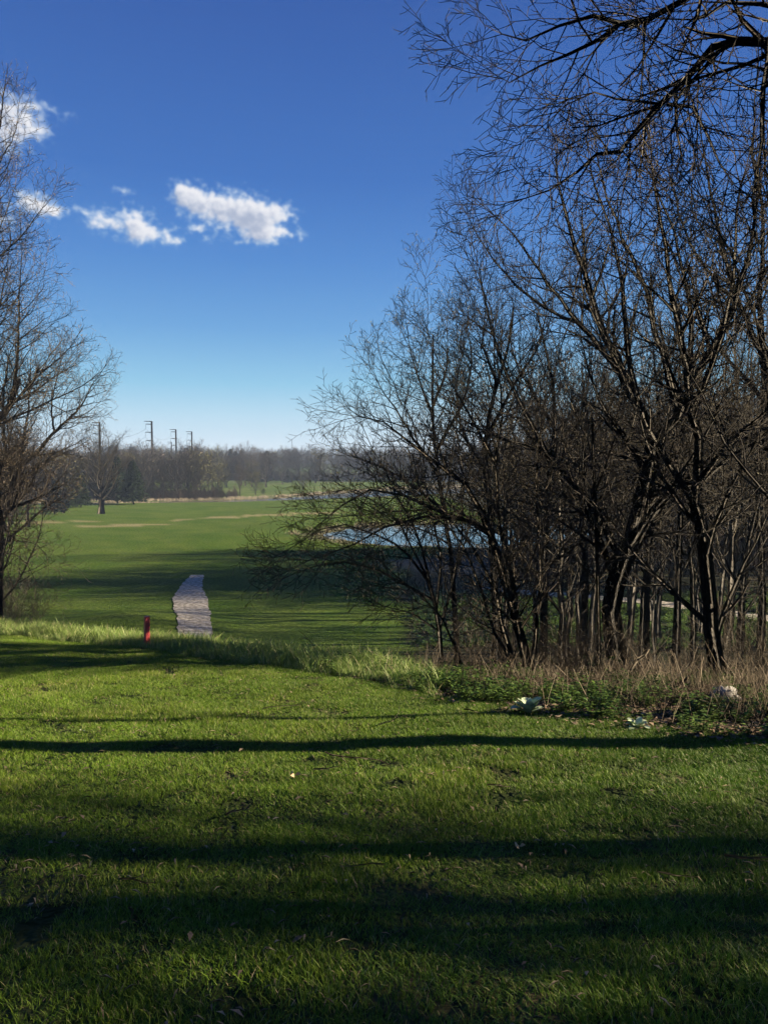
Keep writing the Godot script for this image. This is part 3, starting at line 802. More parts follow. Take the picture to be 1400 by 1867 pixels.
	["overhanging_tree", "big tree whose drooping bare boughs hang in at the top right", [4.35, -1.19, -6.2], [0, 0, 0, -0.11, 1.63, 0.0, -0.19, 3.01, -0.1, -0.25, 4.4, -0.2, -0.35, 5.57, -0.3, -0.6, 6.34, -0.4], 0.2, 0.12, [[[-0.35, 5.17, -0.2, -0.74, 6.02, -0.3, -1.07, 6.42, -0.4, -1.31, 6.45, -0.5, -1.45, 6.44, -0.6, -1.67, 6.21, -0.7, -1.85, 6.06, -0.8, -2.07, 5.8, -0.9, -2.18, 5.68, -0.9, -2.34, 5.71, -1.0, -2.52, 5.59, -1.1, -2.74, 5.5, -1.3, -2.96, 5.44, -1.4], 0.075, 0.006], [[-0.5, 6.25, -0.4, -0.99, 7.14, -0.6, -1.39, 7.17, -0.8, -1.61, 7.05, -0.9, -1.89, 6.93, -1.0, -2.06, 6.89, -1.0, -2.36, 7.03, -1.1, -2.67, 6.98, -1.2, -2.97, 6.9, -1.3, -3.19, 7.02, -1.4], 0.065, 0.006], [[-1.89, 6.93, -1.0, -2.16, 6.88, -1.0, -2.33, 6.79, -1.1, -2.56, 6.72, -1.2, -2.83, 6.66, -1.3, -3.11, 6.56, -1.4, -3.26, 6.64, -1.4], 0.03, 0.004], [[-1.83, 6.07, -0.8, -2.05, 6.08, -0.8, -2.23, 6.13, -0.8, -2.43, 6.24, -0.9, -2.66, 6.16, -1.0, -2.84, 6.01, -1.1], 0.014, 0.004], [[-1.78, 6.07, -0.8, -1.55, 6.02, -0.8, -1.4, 5.78, -0.8, -1.29, 5.54, -0.8, -1.09, 5.38, -0.9], 0.02, 0.005], [[-1.31, 6.45, -0.5, -1.67, 6.16, -0.2, -1.89, 5.97, 0.0, -2.0, 5.64, 0.2, -2.08, 5.39, 0.2, -2.09, 5.02, 0.2], 0.02, 0.004], [[-1.07, 6.42, -0.4, -1.3, 5.82, 0.0, -1.43, 5.31, 0.2, -1.46, 4.89, 0.2, -1.42, 4.51, 0.2], 0.03, 0.006], [[-0.8, 6.65, -0.4, -1.08, 6.82, -0.6, -1.28, 6.96, -0.8, -1.38, 6.9, -0.9, -1.49, 6.92, -1.0, -1.71, 6.99, -1.1], 0.03, 0.005], [[-2.07, 5.77, -0.9, -2.09, 5.53, -0.9, -2.14, 5.29, -0.8, -2.19, 5.14, -0.8], 0.012, 0.003], [[-1.93, 6.89, -1.0, -1.95, 6.51, -1.0, -1.96, 6.11, -1.0, -1.94, 5.82, -1.0], 0.012, 0.003], [[-1.57, 6.38, -0.6, -1.59, 6.02, -0.5, -1.62, 5.65, -0.5, -1.6, 5.28, -0.5], 0.01, 0.003], [[-0.35, 5.57, -0.3, -0.9, 4.98, 0.2, -1.26, 4.58, 0.4, -1.42, 4.33, 0.4, -1.58, 4.0, 0.4], 0.04, 0.008], [[-0.46, 5.88, -0.3, -0.84, 5.86, 0.7, -1.27, 5.86, 1.6, -1.69, 5.7, 2.4], 0.1, 0.02], [[-0.29, 4.63, -0.2, 1.01, 5.46, -0.6, 2.31, 6.36, -1.0], 0.09, 0.02]], "dark", {"buds": 0.4, "droop": 1.6, "lift": 0.04, "lift_levels": 1, "wiggle": 0.24, "twig": Color(0.12, 0.105, 0.09), "gap": [0.4, 0.15, 0.1, 0.09]}, 1.0, 0.14, 0, "trees standing out of view by the lawn"],
	["clump_tree", "low dense bare thicket tree spreading left before the pond", [1.0, -2.21, -12.6], [0, 0, 0, -0.06, 0.98, 0.0, -0.14, 1.46, 0.0, -0.25, 1.84, 0.0], 0.05, 0.03, [[[-0.25, 1.84, 0.0, -0.58, 2.31, 0.0, -1.09, 2.63, 0.0, -1.65, 2.82, 0.0, -2.12, 2.72, -0.1, -2.47, 2.47, -0.2], 0.03, 0.006], [[-0.16, 1.51, 0.0, -0.63, 1.82, 0.2, -1.09, 2.07, 0.3, -1.63, 2.22, 0.4, -2.08, 2.17, 0.4, -2.45, 2.04, 0.4], 0.028, 0.006], [[-0.2, 1.69, 0.0, -0.38, 2.38, -0.2, -0.61, 3.03, -0.4, -0.95, 3.6, -0.6, -1.19, 4.09, -0.8, -1.4, 4.54, -1.0], 0.03, 0.006], [[-0.11, 1.36, 0.0, -0.05, 2.28, -0.2, -0.18, 3.13, -0.4, -0.37, 3.99, -0.6, -0.56, 4.77, -0.8], 0.03, 0.006], [[-0.06, 0.98, 0.0, 0.24, 2.0, -0.2, 0.39, 2.93, -0.4, 0.36, 3.8, -0.6, 0.28, 4.58, -0.8], 0.03, 0.006], [[-0.25, 1.84, 0.0, -0.71, 2.75, -0.3, -1.19, 3.21, -0.6, -1.69, 3.4, -0.8, -2.1, 3.3, -1.0], 0.025, 0.006], [[-0.06, 0.98, 0.0, -0.53, 1.29, 0.1, -1.0, 1.45, 0.2, -1.37, 1.68, 0.2], 0.018, 0.005]], "grey", {"buds": 0.35, "twig": Color(0.16, 0.145, 0.12), "droop": 0.5, "gap": [0.5, 0.17, 0.12, 0.1]}, 1.0, 0.15, 0, "trees at the brow of the hill"],
	["bare_tree", "bare tree rising past the right edge with crown leaning in", [10.24, -4.61, -17.3], [0, 0, 0, -0.44, 2.99, 0.0, -0.78, 4.79, 0.0, -1.09, 6.45, 0.0, -1.37, 8.09, 0.0, -1.55, 8.84, 0.0], 0.2, 0.12, [[[-1.48, 8.59, 0.0, -2.18, 9.79, 0.2, -2.73, 11.22, 0.3, -3.08, 12.49, 0.4, -3.33, 13.63, 0.5], 0.07, 0.012], [[-1.55, 8.84, 0.0, -1.66, 10.32, 0.0, -1.62, 11.79, 0.0, -1.91, 13.25, 0.0, -1.86, 14.92, 0.0], 0.07, 0.012], [[-1.22, 7.33, 0.0, -2.13, 8.31, 0.2, -2.95, 9.16, 0.3, -3.57, 10.23, 0.4, -4.0, 11.16, 0.5], 0.06, 0.01], [[-1.33, 7.84, 0.0, -0.97, 9.28, 0.3, -0.9, 11.04, 0.5, -1.08, 12.81, 0.5], 0.06, 0.012], [[-0.93, 5.56, 0.0, -1.87, 6.2, 0.3, -2.73, 7.18, 0.5, -4.87, 7.42, 4.4], 0.05, 0.01], [[-2.18, 9.79, 0.2, -2.55, 10.35, -0.1, -3.15, 11.42, -0.4, -3.45, 12.78, -0.7, -3.66, 13.99, -0.9], 0.045, 0.01]], "dark", {"buds": 0.3, "gap": [0.5, 0.19, 0.14, 0.1]}, 1.25, 0.22, 3, "trees at the brow of the hill"],
	["slim_tree", "dark trunk at the very right edge of the brush", [3.88, -1.23, -7.2], [0, 0, 0, -0.01, 0.56, 0.0, 0.01, 1.22, 0.0, -0.01, 2.03, 0.0, -0.02, 3.09, 0.0, -0.08, 4.13, 0.0], 0.09, 0.02, [], "dark", {"buds": 0.3}, 1.1, 0.3, 5, "thinner trunks among the brow trees"],
	["bare_tree", "tall pale barked bare tree whose crown enters at the left edge", [-21.77, -8.48, -38], [0, 0, 0, 0.24, 6.39, 0, 0.51, 9.2, 0, 1.14, 11.15, 0, 2.29, 12.4, 0, 2.87, 13.23, 0, 3.3, 14.47, 0], 0.34, 0.14, [[[2.87, 13.23, 0, 3.13, 14.47, 0, 3.36, 16.38, 0, 3.48, 18.56, 0, 3.65, 20.45, 0], 0.1, 0.02], [[0.51, 9.2, 0, 0.53, 13.09, 0, 1.06, 16.93, 0, 1.72, 20.18, 0, 2.44, 23.67, 0, 2.75, 26.58, 0, 2.96, 28.16, 0], 0.2, 0.03], [[1.06, 16.93, 0, 1.98, 19.91, 0, 2.89, 20.48, 0.4, 4.02, 21.4, 0.6, 4.79, 22.2, 0.8, 5.21, 22.53, 1], 0.09, 0.015], [[2.04, 21.53, 0, 2.7, 24.99, 0, 3.33, 26.05, 0, 3.69, 27.24, 0], 0.07, 0.012], [[2.29, 12.4, 0, 3.58, 13.6, 0.4, 4.85, 14.4, 0.6, 5.77, 14.97, 0.8], 0.07, 0.012], [[0.88, 15.84, 0, 2.11, 17.4, 0.4, 3.43, 18.38, 0.8, 4.49, 19.13, 1], 0.08, 0.012], [[0.57, 12.54, 0, -0.05, 16.93, 0, -0.13, 22.33, 0], 0.14, 0.03], [[1.14, 11.15, 0, 1.73, 14.15, 0.4, 2.71, 15.75, 0.6, 3.65, 16.79, 0.8, 4.59, 17.81, 1], 0.09, 0.012], [[1.72, 11.85, 0, 2.42, 14.24, -0.4, 2.66, 15.93, -0.6, 3.34, 16.83, -1, 4.34, 17.39, -1], 0.07, 0.012], [[0.84, 14.74, 0, 1.6, 16.47, -0.5, 2.23, 19.34, -1, 2.63, 21.55, -1], 0.08, 0.012], [[1.06, 16.93, 0, 1.15, 19.34, -1, 1.89, 22.23, -1.4, 2.71, 24.51, -1.6], 0.07, 0.012]], "light", {"buds": 0.7, "bud": Color(0.16, 0.12, 0.075), "bud_size": 0.07, "thin": 0.006, "twig": Color(0.24, 0.2, 0.155), "gap": [0.9, 0.36, 0.26, 0.22], "short": 0.3}, 2.3, 0.27, 12, "bare trees at the left edge"],
	["bare_tree", "pale limbed bare tree reaching right over the far wood at left", [-27.16, -8.52, -52], [0, 0, 0, 0.54, 7.0, 0, 1.29, 9.07, 0, 1.86, 10.14, 0, 2.95, 10.86, 0], 0.3, 0.17, [[[2.95, 10.86, 0, 3.66, 11.74, 0, 4.29, 12.42, 0, 5.31, 13.33, 0, 6.24, 14.31, 0, 6.88, 15.56, 0, 7.35, 16.12, 0], 0.15, 0.025], [[1.86, 10.14, 0, 2.14, 11.97, 0, 2.5, 13.78, 0, 2.67, 15.75, 0, 2.84, 17.62, 0], 0.13, 0.02], [[4.29, 12.42, 0, 4.15, 14.24, 0, 4.58, 16.12, 0, 4.88, 17.25, 0], 0.08, 0.02], [[5.31, 13.33, 0, 6.39, 13.53, 0.4, 7.58, 14.16, 1], 0.06, 0.015], [[1.29, 9.07, 0, 0.85, 11.97, 0, 0.87, 14.99, 0, 1.27, 18.0, 0], 0.13, 0.02]], "light", {"buds": 0.7, "bud": Color(0.16, 0.12, 0.075), "bud_size": 0.07, "thin": 0.007, "twig": Color(0.24, 0.2, 0.155), "gap": [0.9, 0.36, 0.26, 0.22], "short": 0.3}, 2.6, 0.3, 12, "bare trees at the left edge"],
	["bare_tree", "dark bare tree low at the left edge with spreading limbs", [-16.74, -7.52, -32], [0, 0, 0, 0.2, 5.3, 0, 0.34, 6.72, 0, 0.74, 7.29, 0, 1.26, 7.48, 0], 0.13, 0.07, [[[1.26, 7.48, 0, 2.26, 7.87, 0.2, 2.88, 8.39, 0.4, 3.3, 8.81, 0.6], 0.07, 0.012], [[0.31, 6.49, 0, 1.18, 5.95, 0.6, 2.06, 5.88, 1, 2.69, 5.44, 1.2], 0.05, 0.01], [[0.29, 6.72, 0, 0.15, 8.14, 0, 0.48, 9.55, 0, 0.84, 10.72, 0], 0.09, 0.015], [[0.74, 7.29, 0, 1.0, 8.37, -0.4, 1.31, 9.08, -0.8, 2.2, 9.44, -1], 0.06, 0.012], [[0.2, 5.3, 0, 1.05, 5.37, 0.6, 1.8, 4.96, 1, 2.34, 4.32, 1.4], 0.04, 0.01]], "grey", {"buds": 0.5, "bud": Color(0.16, 0.12, 0.075), "bud_size": 0.05, "thin": 0.005, "twig": Color(0.19, 0.16, 0.13), "gap": [0.9, 0.36, 0.26, 0.22], "short": 0.3}, 2.0, 0.24, 10, "bare trees at the left edge"],
]
const MID_TREES := [
	[8.6, 4.1, 10.5, 1, "bare tree standing outside the picture that shades the lawn", "trees standing out of view by the lawn"],
	[11.5, 2.4, 12, 3, "bare tree standing outside the picture that shades the lawn", "trees standing out of view by the lawn"],
	[14.0, 3.4, 12.5, 0, "bare tree standing outside the picture that shades the lawn", "trees standing out of view by the lawn"],
	[10.4, 0.6, 11, 1, "bare tree standing outside the picture that shades the lawn", "trees standing out of view by the lawn"],
	[16.0, 1.4, 13, 3, "bare tree standing outside the picture that shades the lawn", "trees standing out of view by the lawn"],
	[18.5, -0.8, 13, 1, "bare tree standing outside the picture that shades the lawn", "trees standing out of view by the lawn"],
	[12.6, -1.8, 11.5, 0, "bare tree standing outside the picture that shades the lawn", "trees standing out of view by the lawn"],
	[21.0, 3.7, 14, 1, "bare tree standing outside the picture that shades the lawn", "trees standing out of view by the lawn"],
	[23.0, 0.4, 14, 3, "bare tree standing outside the picture that shades the lawn", "trees standing out of view by the lawn"],
	[15.0, -3.4, 12, 2, "bare tree standing outside the picture that shades the lawn", "trees standing out of view by the lawn"],
	[26.0, 2.2, 14, 0, "bare tree standing outside the picture that shades the lawn", "trees standing out of view by the lawn"],
	[9.4, 2.2, 10, 3, "bare tree standing outside the picture that shades the lawn", "trees standing out of view by the lawn"],
	[13.0, 0.4, 12, 3, "bare tree standing outside the picture that shades the lawn", "trees standing out of view by the lawn"],
	[17.0, 2.8, 13, 1, "bare tree standing outside the picture that shades the lawn", "trees standing out of view by the lawn"],
	[20.0, 0.9, 13, 3, "bare tree standing outside the picture that shades the lawn", "trees standing out of view by the lawn"],
	[24.5, -1.6, 14, 1, "bare tree standing outside the picture that shades the lawn", "trees standing out of view by the lawn"],
	[28.0, 1.2, 14.5, 3, "bare tree standing outside the picture that shades the lawn", "trees standing out of view by the lawn"],
	[30.0, -0.4, 15, 1, "bare tree standing outside the picture that shades the lawn", "trees standing out of view by the lawn"],
	[19.5, 2.2, 12.5, 3, "bare tree standing outside the picture that shades the lawn", "trees standing out of view by the lawn"],
	[22.0, -2.8, 14, 1, "bare tree standing outside the picture that shades the lawn", "trees standing out of view by the lawn"],
	[27.0, 3.6, 14, 3, "bare tree standing outside the picture that shades the lawn", "trees standing out of view by the lawn"],
	[33.0, 2.4, 15.5, 1, "bare tree standing outside the picture that shades the lawn", "trees standing out of view by the lawn"],
	[10.2, -0.9, 10.5, 3, "bare tree standing outside the picture that shades the lawn", "trees standing out of view by the lawn"],
	[15.34, 22.32, 14.4, 0, "dark bare tree on the slope between brow and track", "woodland trees between brow and track"],
	[6.22, 25.26, 11.9, 1, "grey bare tree on the slope between brow and track", "woodland trees between brow and track"],
	[9.87, 26.74, 11.2, 2, "slim dark bare tree on the slope between brow and track", "woodland trees between brow and track"],
	[12.67, 27.71, 15.8, 3, "grey branched bare tree on the slope between brow and track", "woodland trees between brow and track"],
	[6.95, 28.22, 12.7, 0, "dark bare tree on the slope between brow and track", "woodland trees between brow and track"],
	[17.5, 29.05, 16.3, 1, "grey bare tree on the slope between brow and track", "woodland trees between brow and track"],
	[14.97, 30.88, 15.9, 2, "slim dark bare tree on the slope between brow and track", "woodland trees between brow and track"],
	[19.33, 31.48, 13.1, 3, "grey branched bare tree on the slope between brow and track", "woodland trees between brow and track"],
	[5.7, 31.85, 13.5, 0, "dark bare tree on the slope between brow and track", "woodland trees between brow and track"],
	[22.85, 32.67, 13.9, 1, "grey bare tree on the slope between brow and track", "woodland trees between brow and track"],
	[25.13, 34.13, 14.5, 2, "slim dark bare tree on the slope between brow and track", "woodland trees between brow and track"],
	[11.25, 34.17, 14.3, 3, "grey branched bare tree on the slope between brow and track", "woodland trees between brow and track"],
	[19.49, 34.56, 14.1, 0, "dark bare tree on the slope between brow and track", "woodland trees between brow and track"],
	[9.86, 37.04, 14.4, 1, "grey bare tree on the slope between brow and track", "woodland trees between brow and track"],
	[23.84, 37.24, 16.2, 2, "slim dark bare tree on the slope between brow and track", "woodland trees between brow and track"],
	[6.21, 37.34, 13.8, 3, "grey branched bare tree on the slope between brow and track", "woodland trees between brow and track"],
	[7.94, 39.13, 13.4, 0, "dark bare tree on the slope between brow and track", "woodland trees between brow and track"],
	[11.05, 39.24, 15.0, 1, "grey bare tree on the slope between brow and track", "woodland trees between brow and track"],
	[25.21, 39.25, 12.3, 2, "slim dark bare tree on the slope between brow and track", "woodland trees between brow and track"],
	[18.12, 40.2, 12.7, 3, "grey branched bare tree on the slope between brow and track", "woodland trees between brow and track"],
	[15.64, 42.08, 16.4, 0, "dark bare tree on the slope between brow and track", "woodland trees between brow and track"],
	[30.13, 42.55, 13.9, 1, "grey bare tree on the slope between brow and track", "woodland trees between brow and track"],
	[18.78, 43.71, 14.0, 2, "slim dark bare tree on the slope between brow and track", "woodland trees between brow and track"],
	[16.59, 45.9, 11.1, 3, "grey branched bare tree on the slope between brow and track", "woodland trees between brow and track"],
	[8.5, 50, 15, 0, "tall bare tree beside the grey track in the wood", "trees beside the track"],
	[12, 48, 16, 1, "tall bare tree beside the grey track in the wood", "trees beside the track"],
	[16.5, 49.5, 15.5, 2, "tall bare tree beside the grey track in the wood", "trees beside the track"],
	[28, 53, 16.5, 3, "tall bare tree beside the grey track in the wood", "trees beside the track"],
	[22.5, 58, 17, 0, "tall bare tree beside the grey track in the wood", "trees beside the track"],
	[33, 50, 16, 1, "tall bare tree beside the grey track in the wood", "trees beside the track"],
	[19, 44.5, 15, 2, "tall bare tree beside the grey track in the wood", "trees beside the track"],
	[25.5, 43.5, 15.5, 3, "tall bare tree beside the grey track in the wood", "trees beside the track"],
]
const SHRUBS := [
	[-22.5, 44, 1.9, "dense grey bare bush at the left edge below the dark tree", "bushes at the left edge"],
	[-24, 47, 2.0, "grey bare bush behind the dense one at the left edge", "bushes at the left edge"],
	[-20.8, 41, 1.5, "smaller grey bare bush in front at the left edge", "bushes at the left edge"],
	[-26.5, 50, 2.2, "grey bare bush farthest along the left edge", "bushes at the left edge"],
	[-21.8, 46.2, 1.3, "low grey bare bush at the foot of the left bushes", "bushes at the left edge"],
	[-23.2, 45.5, 1.8, "dense grey bare bush in the middle of the left bushes", "bushes at the left edge"],
	[-22.0, 42.5, 1.7, "dense grey bare bush facing the fairway at the left edge", "bushes at the left edge"],
	[-25.0, 45.0, 2.1, "broad grey bare bush cut by the left edge", "bushes at the left edge"],
	[-23.8, 43.2, 1.9, "tall grey bare bush cut by the left edge", "bushes at the left edge"],
	[5.29, 12.09, 0.46, "bare twiggy shrub in the brush under the brow trees", "shrubs under the brow trees"],
	[6.36, 13.77, 0.48, "bare twiggy shrub in the brush under the brow trees", "shrubs under the brow trees"],
	[4.85, 13.87, 0.82, "bare twiggy shrub in the brush under the brow trees", "shrubs under the brow trees"],
	[6.11, 11.56, 0.86, "bare twiggy shrub in the brush under the brow trees", "shrubs under the brow trees"],
	[9.72, 14.28, 0.59, "bare twiggy shrub in the brush under the brow trees", "shrubs under the brow trees"],
	[5.51, 12.43, 0.63, "bare twiggy shrub in the brush under the brow trees", "shrubs under the brow trees"],
	[3.0, 11.66, 0.65, "bare twiggy shrub in the brush under the brow trees", "shrubs under the brow trees"],
	[3.25, 13.6, 0.66, "bare twiggy shrub in the brush under the brow trees", "shrubs under the brow trees"],
	[0.77, 15.09, 0.76, "bare twiggy shrub in the brush under the brow trees", "shrubs under the brow trees"],
	[3.56, 14.78, 0.57, "bare twiggy shrub in the brush under the brow trees", "shrubs under the brow trees"],
	[2.94, 15.35, 0.55, "bare twiggy shrub in the brush under the brow trees", "shrubs under the brow trees"],
	[6.33, 12.26, 0.51, "bare twiggy shrub in the brush under the brow trees", "shrubs under the brow trees"],
	[3.1, 11.3, 0.91, "bare twiggy shrub in the brush under the brow trees", "shrubs under the brow trees"],
	[7.66, 12.28, 0.54, "bare twiggy shrub in the brush under the brow trees", "shrubs under the brow trees"],
	[5.61, 11.43, 0.94, "bare twiggy shrub in the brush under the brow trees", "shrubs under the brow trees"],
	[2.4, 12.39, 0.52, "bare twiggy shrub in the brush under the brow trees", "shrubs under the brow trees"],
	[2.18, 13.05, 0.89, "bare twiggy shrub in the brush under the brow trees", "shrubs under the brow trees"],
	[2.41, 15.64, 0.6, "bare twiggy shrub in the brush under the brow trees", "shrubs under the brow trees"],
	[7.07, 15.38, 0.89, "bare twiggy shrub in the brush under the brow trees", "shrubs under the brow trees"],
	[1.52, 11.5, 0.61, "bare twiggy shrub in the brush under the brow trees", "shrubs under the brow trees"],
	[3.26, 15.27, 0.64, "bare twiggy shrub in the brush under the brow trees", "shrubs under the brow trees"],
	[3.97, 12.1, 0.68, "bare twiggy shrub in the brush under the brow trees", "shrubs under the brow trees"],
	[2.18, 16.33, 0.45, "bare twiggy shrub in the brush under the brow trees", "shrubs under the brow trees"],
	[10.1, 16.52, 0.99, "bare twiggy shrub in the brush under the brow trees", "shrubs under the brow trees"],
	[19.26, 28.42, 1.64, "bare shrub on the wooded slope below the brow", "shrubs on the wooded slope"],
	[13.66, 23.33, 1.57, "bare shrub on the wooded slope below the brow", "shrubs on the wooded slope"],
	[14.3, 33.91, 1.13, "bare shrub on the wooded slope below the brow", "shrubs on the wooded slope"],
	[7.4, 26.19, 0.95, "bare shrub on the wooded slope below the brow", "shrubs on the wooded slope"],
	[9.55, 32.13, 1.55, "bare shrub on the wooded slope below the brow", "shrubs on the wooded slope"],
	[13.41, 19.08, 1.45, "bare shrub on the wooded slope below the brow", "shrubs on the wooded slope"],
	[24.81, 40.17, 1.62, "bare shrub on the wooded slope below the brow", "shrubs on the wooded slope"],
	[4.64, 31.85, 1.5, "bare shrub on the wooded slope below the brow", "shrubs on the wooded slope"],
	[7.56, 22.12, 1.43, "bare shrub on the wooded slope below the brow", "shrubs on the wooded slope"],
]

# ---------------------------------------------------------------- grass and undergrowth
func scatter(parent: Node, called: String, meshes: Array, places: Array, m: Material) -> void:
	# places: [transform, colour], dealt out between the variants
	for k in meshes.size():
		var mine := []
		for i in range(k, places.size(), meshes.size()):
			mine.push_back(places[i])
		if mine.is_empty():
			continue
		var mm := MultiMesh.new()
		mm.transform_format = MultiMesh.TRANSFORM_3D
		mm.use_colors = true
		mm.mesh = meshes[k]
		mm.instance_count = mine.size()
		for i in mine.size():
			mm.set_instance_transform(i, mine[i][0])
			mm.set_instance_color(i, mine[i][1])
		var o := MultiMeshInstance3D.new()
		o.multimesh = mm
		o.material_override = m
		o.name = called
		parent.add_child(o, true)

func lay(x: float, z: float, size: float, tall: float, sink := 0.0) -> Transform3D:
	var e := 0.3
	var up := Vector3(height(x - e, z) - height(x + e, z), 2 * e, height(x, z - e) - height(x, z + e)).normalized()
	var b := Basis(Vector3.UP, rng.randf() * TAU)
	var q := Basis(Quaternion(Vector3.UP, up)) * b
	return Transform3D(q.scaled_local(Vector3(size, tall, size)), Vector3(x, height(x, z) - sink, z))

func turf_patch(n: int, half: float, short: float, tall: float, w: float, lean: float, straw: float) -> ArrayMesh:
	var mb := MB.new()
	for i in n:
		var p := Vector3(rng.randf_range(-half, half), -0.005, rng.randf_range(-half, half))
		var h := rng.randf_range(short, tall)
		var turn := rng.randf() * TAU
		var flat := Vector3(cos(turn), 0, sin(turn))
		var dir := (Vector3.UP + flat * rng.randf_range(0.0, lean)).normalized() * h
		var side := Vector3(-flat.z, 0, flat.x).rotated(Vector3.UP, rng.randf_range(-1, 1))
		var g := rng.randf()
		var c := Color(0.042, 0.098, 0.009).lerp(Color(0.128, 0.2, 0.016), g)
		var tip := c * 1.15
		if rng.randf() < straw:
			c = Color(0.22, 0.19, 0.1)
			tip = Color(0.34, 0.29, 0.17)
		mb.blade(p, dir, flat * h * rng.randf_range(0.1, 0.6) - Vector3.UP * h * rng.randf_range(0.0, 0.2), side, w * rng.randf_range(0.6, 1.2), c, tip)
	return mb.mesh()

func make_lawn() -> void:
	var meshes := []
	for k in 6:
		meshes.push_back(turf_patch(700, 0.16, 0.016, 0.048, 0.0014, 0.9, 0.06))
	var places := []
	var d := 1.2
	while d < 18.5:
		var half := 0.6 * d + 2.2
		var x := -half
		while x < half:
			var px := x + rng.randf_range(-0.09, 0.09)
			var pd := d + rng.randf_range(-0.09, 0.09)
			if pd < along(MOWN, px) + 0.25:
				var n := field.get_noise_2d(px * 12.0, pd * 12.0)
				var n2 := field.get_noise_2d(px * 40.0 + 90.0, pd * 40.0)
				if n2 + 0.5 * n > 0.42 and rng.randf() < 0.75:
					x += 0.19
					continue
				var dry := clampf(n * 1.2 + n2 * 0.7 - 0.12, 0, 1)
				var k := 1.0 + n2 * 0.5
				var col := Color(k * 1.05, k, k * 0.9).lerp(Color(1.7, 1.25, 2.0), dry)
				places.push_back([lay(px, -pd, rng.randf_range(0.85, 1.2), rng.randf_range(0.7, 1.25) * (1.0 + n * 0.7)), col])
			x += 0.19
		d += 0.19
	var o := Node3D.new()
	o.name = "lawn_grass"
	add_child(o)
	tag(o, "short mown green grass covering the hilltop in front", "grass", "", "stuff")
	scatter(o, "blades", meshes, places, mats.grass)
	# bits of straw and leaf lying in the turf
	meshes = []
	for k in 3:
		var bits := MB.new()
		for i in 7:
			var a := rng.randf() * TAU
			var f := Vector3(cos(a), rng.randf_range(-0.1, 0.25), sin(a)).normalized()
			var l := rng.randf_range(0.02, 0.07)
			bits.leaf(Vector3(rng.randf_range(-0.3, 0.3), rng.randf_range(0.02, 0.045), rng.randf_range(-0.3, 0.3)), f * l, Vector3(-f.z, 0.2, f.x).normalized(), l * (0.06 if i < 6 else 0.2), l * 0.1, Color(0.15, 0.11, 0.07).lerp(Color(0.3, 0.25, 0.16), rng.randf()))
		meshes.push_back(bits.mesh())
	places = []
	for i in 520:
		var pd := rng.randf_range(1.8, 12.0)
		var px := rng.randf_range(-1, 1) * (0.6 * pd + 1.5)
		if pd < along(MOWN, px):
			places.push_back([lay(px, -pd, 1.0, 1.0), Color.WHITE * rng.randf_range(0.6, 1.1)])
	var bo := Node3D.new()
	bo.name = "lawn_litter"
	add_child(bo)
	tag(bo, "bits of straw and dead leaf scattered in the lawn", "litter", "", "stuff")
	scatter(bo, "straw", meshes, places, mats.dry)
	# the uncut edge of the lawn along the brow of the hill
	meshes = []
	for k in 5:
		var mb := MB.new()
		for i in 60:
			var p := Vector3(rng.randf_range(-0.14, 0.14), -0.02, rng.randf_range(-0.14, 0.14))
			var h := rng.randf_range(0.14, 0.4)
			var turn := rng.randf() * TAU
			var flat := Vector3(cos(turn), 0, sin(turn))
			var c := Color(0.09, 0.15, 0.03).lerp(Color(0.2, 0.25, 0.07), rng.randf())
			if rng.randf() < 0.12:
				c = Color(0.36, 0.3, 0.18)
			mb.blade(p, (Vector3.UP + flat * rng.randf_range(0, 0.5)).normalized() * h, flat * h * rng.randf_range(0.1, 0.7) - Vector3.UP * h * rng.randf_range(0, 0.25), Vector3(-flat.z, 0, flat.x), rng.randf_range(0.003, 0.006), c, c * 1.2)
		meshes.push_back(mb.mesh())
	places = []
	for i in 5200:
		var x := rng.randf_range(-13.0, 1.0)
		if rng.randf() < smoothstep(-0.6, 0.9, x):
			continue
		var e := along(MOWN, x)
		var off := rng.randf_range(-0.35, 2.2)
		if rng.randf() < smoothstep(-0.5, 0.2, off):
			var s := rng.randf_range(0.55, 1.15) * (0.85 + 0.5 * field.get_noise_2d(x * 30.0, off * 20.0)) * smoothstep(-1.0, 0.5, off)
			places.push_back([lay(x, -(e + off), s, s), Color.WHITE * rng.randf_range(0.85, 1.15)])
	o = Node3D.new()
	o.name = "long_grass"
	add_child(o)
	tag(o, "long uncut pale green grass along the brow of the hill", "grass", "", "stuff")
	scatter(o, "blades", meshes, places, mats.grass)

func stem_line(from: Vector3, dir: Vector3, length: float, seg: int, wiggle: float) -> PackedVector3Array:
	var p := PackedVector3Array([from])
	var d := dir.normalized()
	for i in seg:
		d = (d + Vector3(rng.randf_range(-1, 1), rng.randf_range(-1, 1), rng.randf_range(-1, 1)) * wiggle).normalized()
		p.push_back(p[-1] + d * length / seg)
	return p

func taper(n: int, a: float, b: float) -> PackedFloat32Array:
	var r := PackedFloat32Array()
	for i in n:
		r.push_back(lerpf(a, b, float(i) / (n - 1)))
	return r

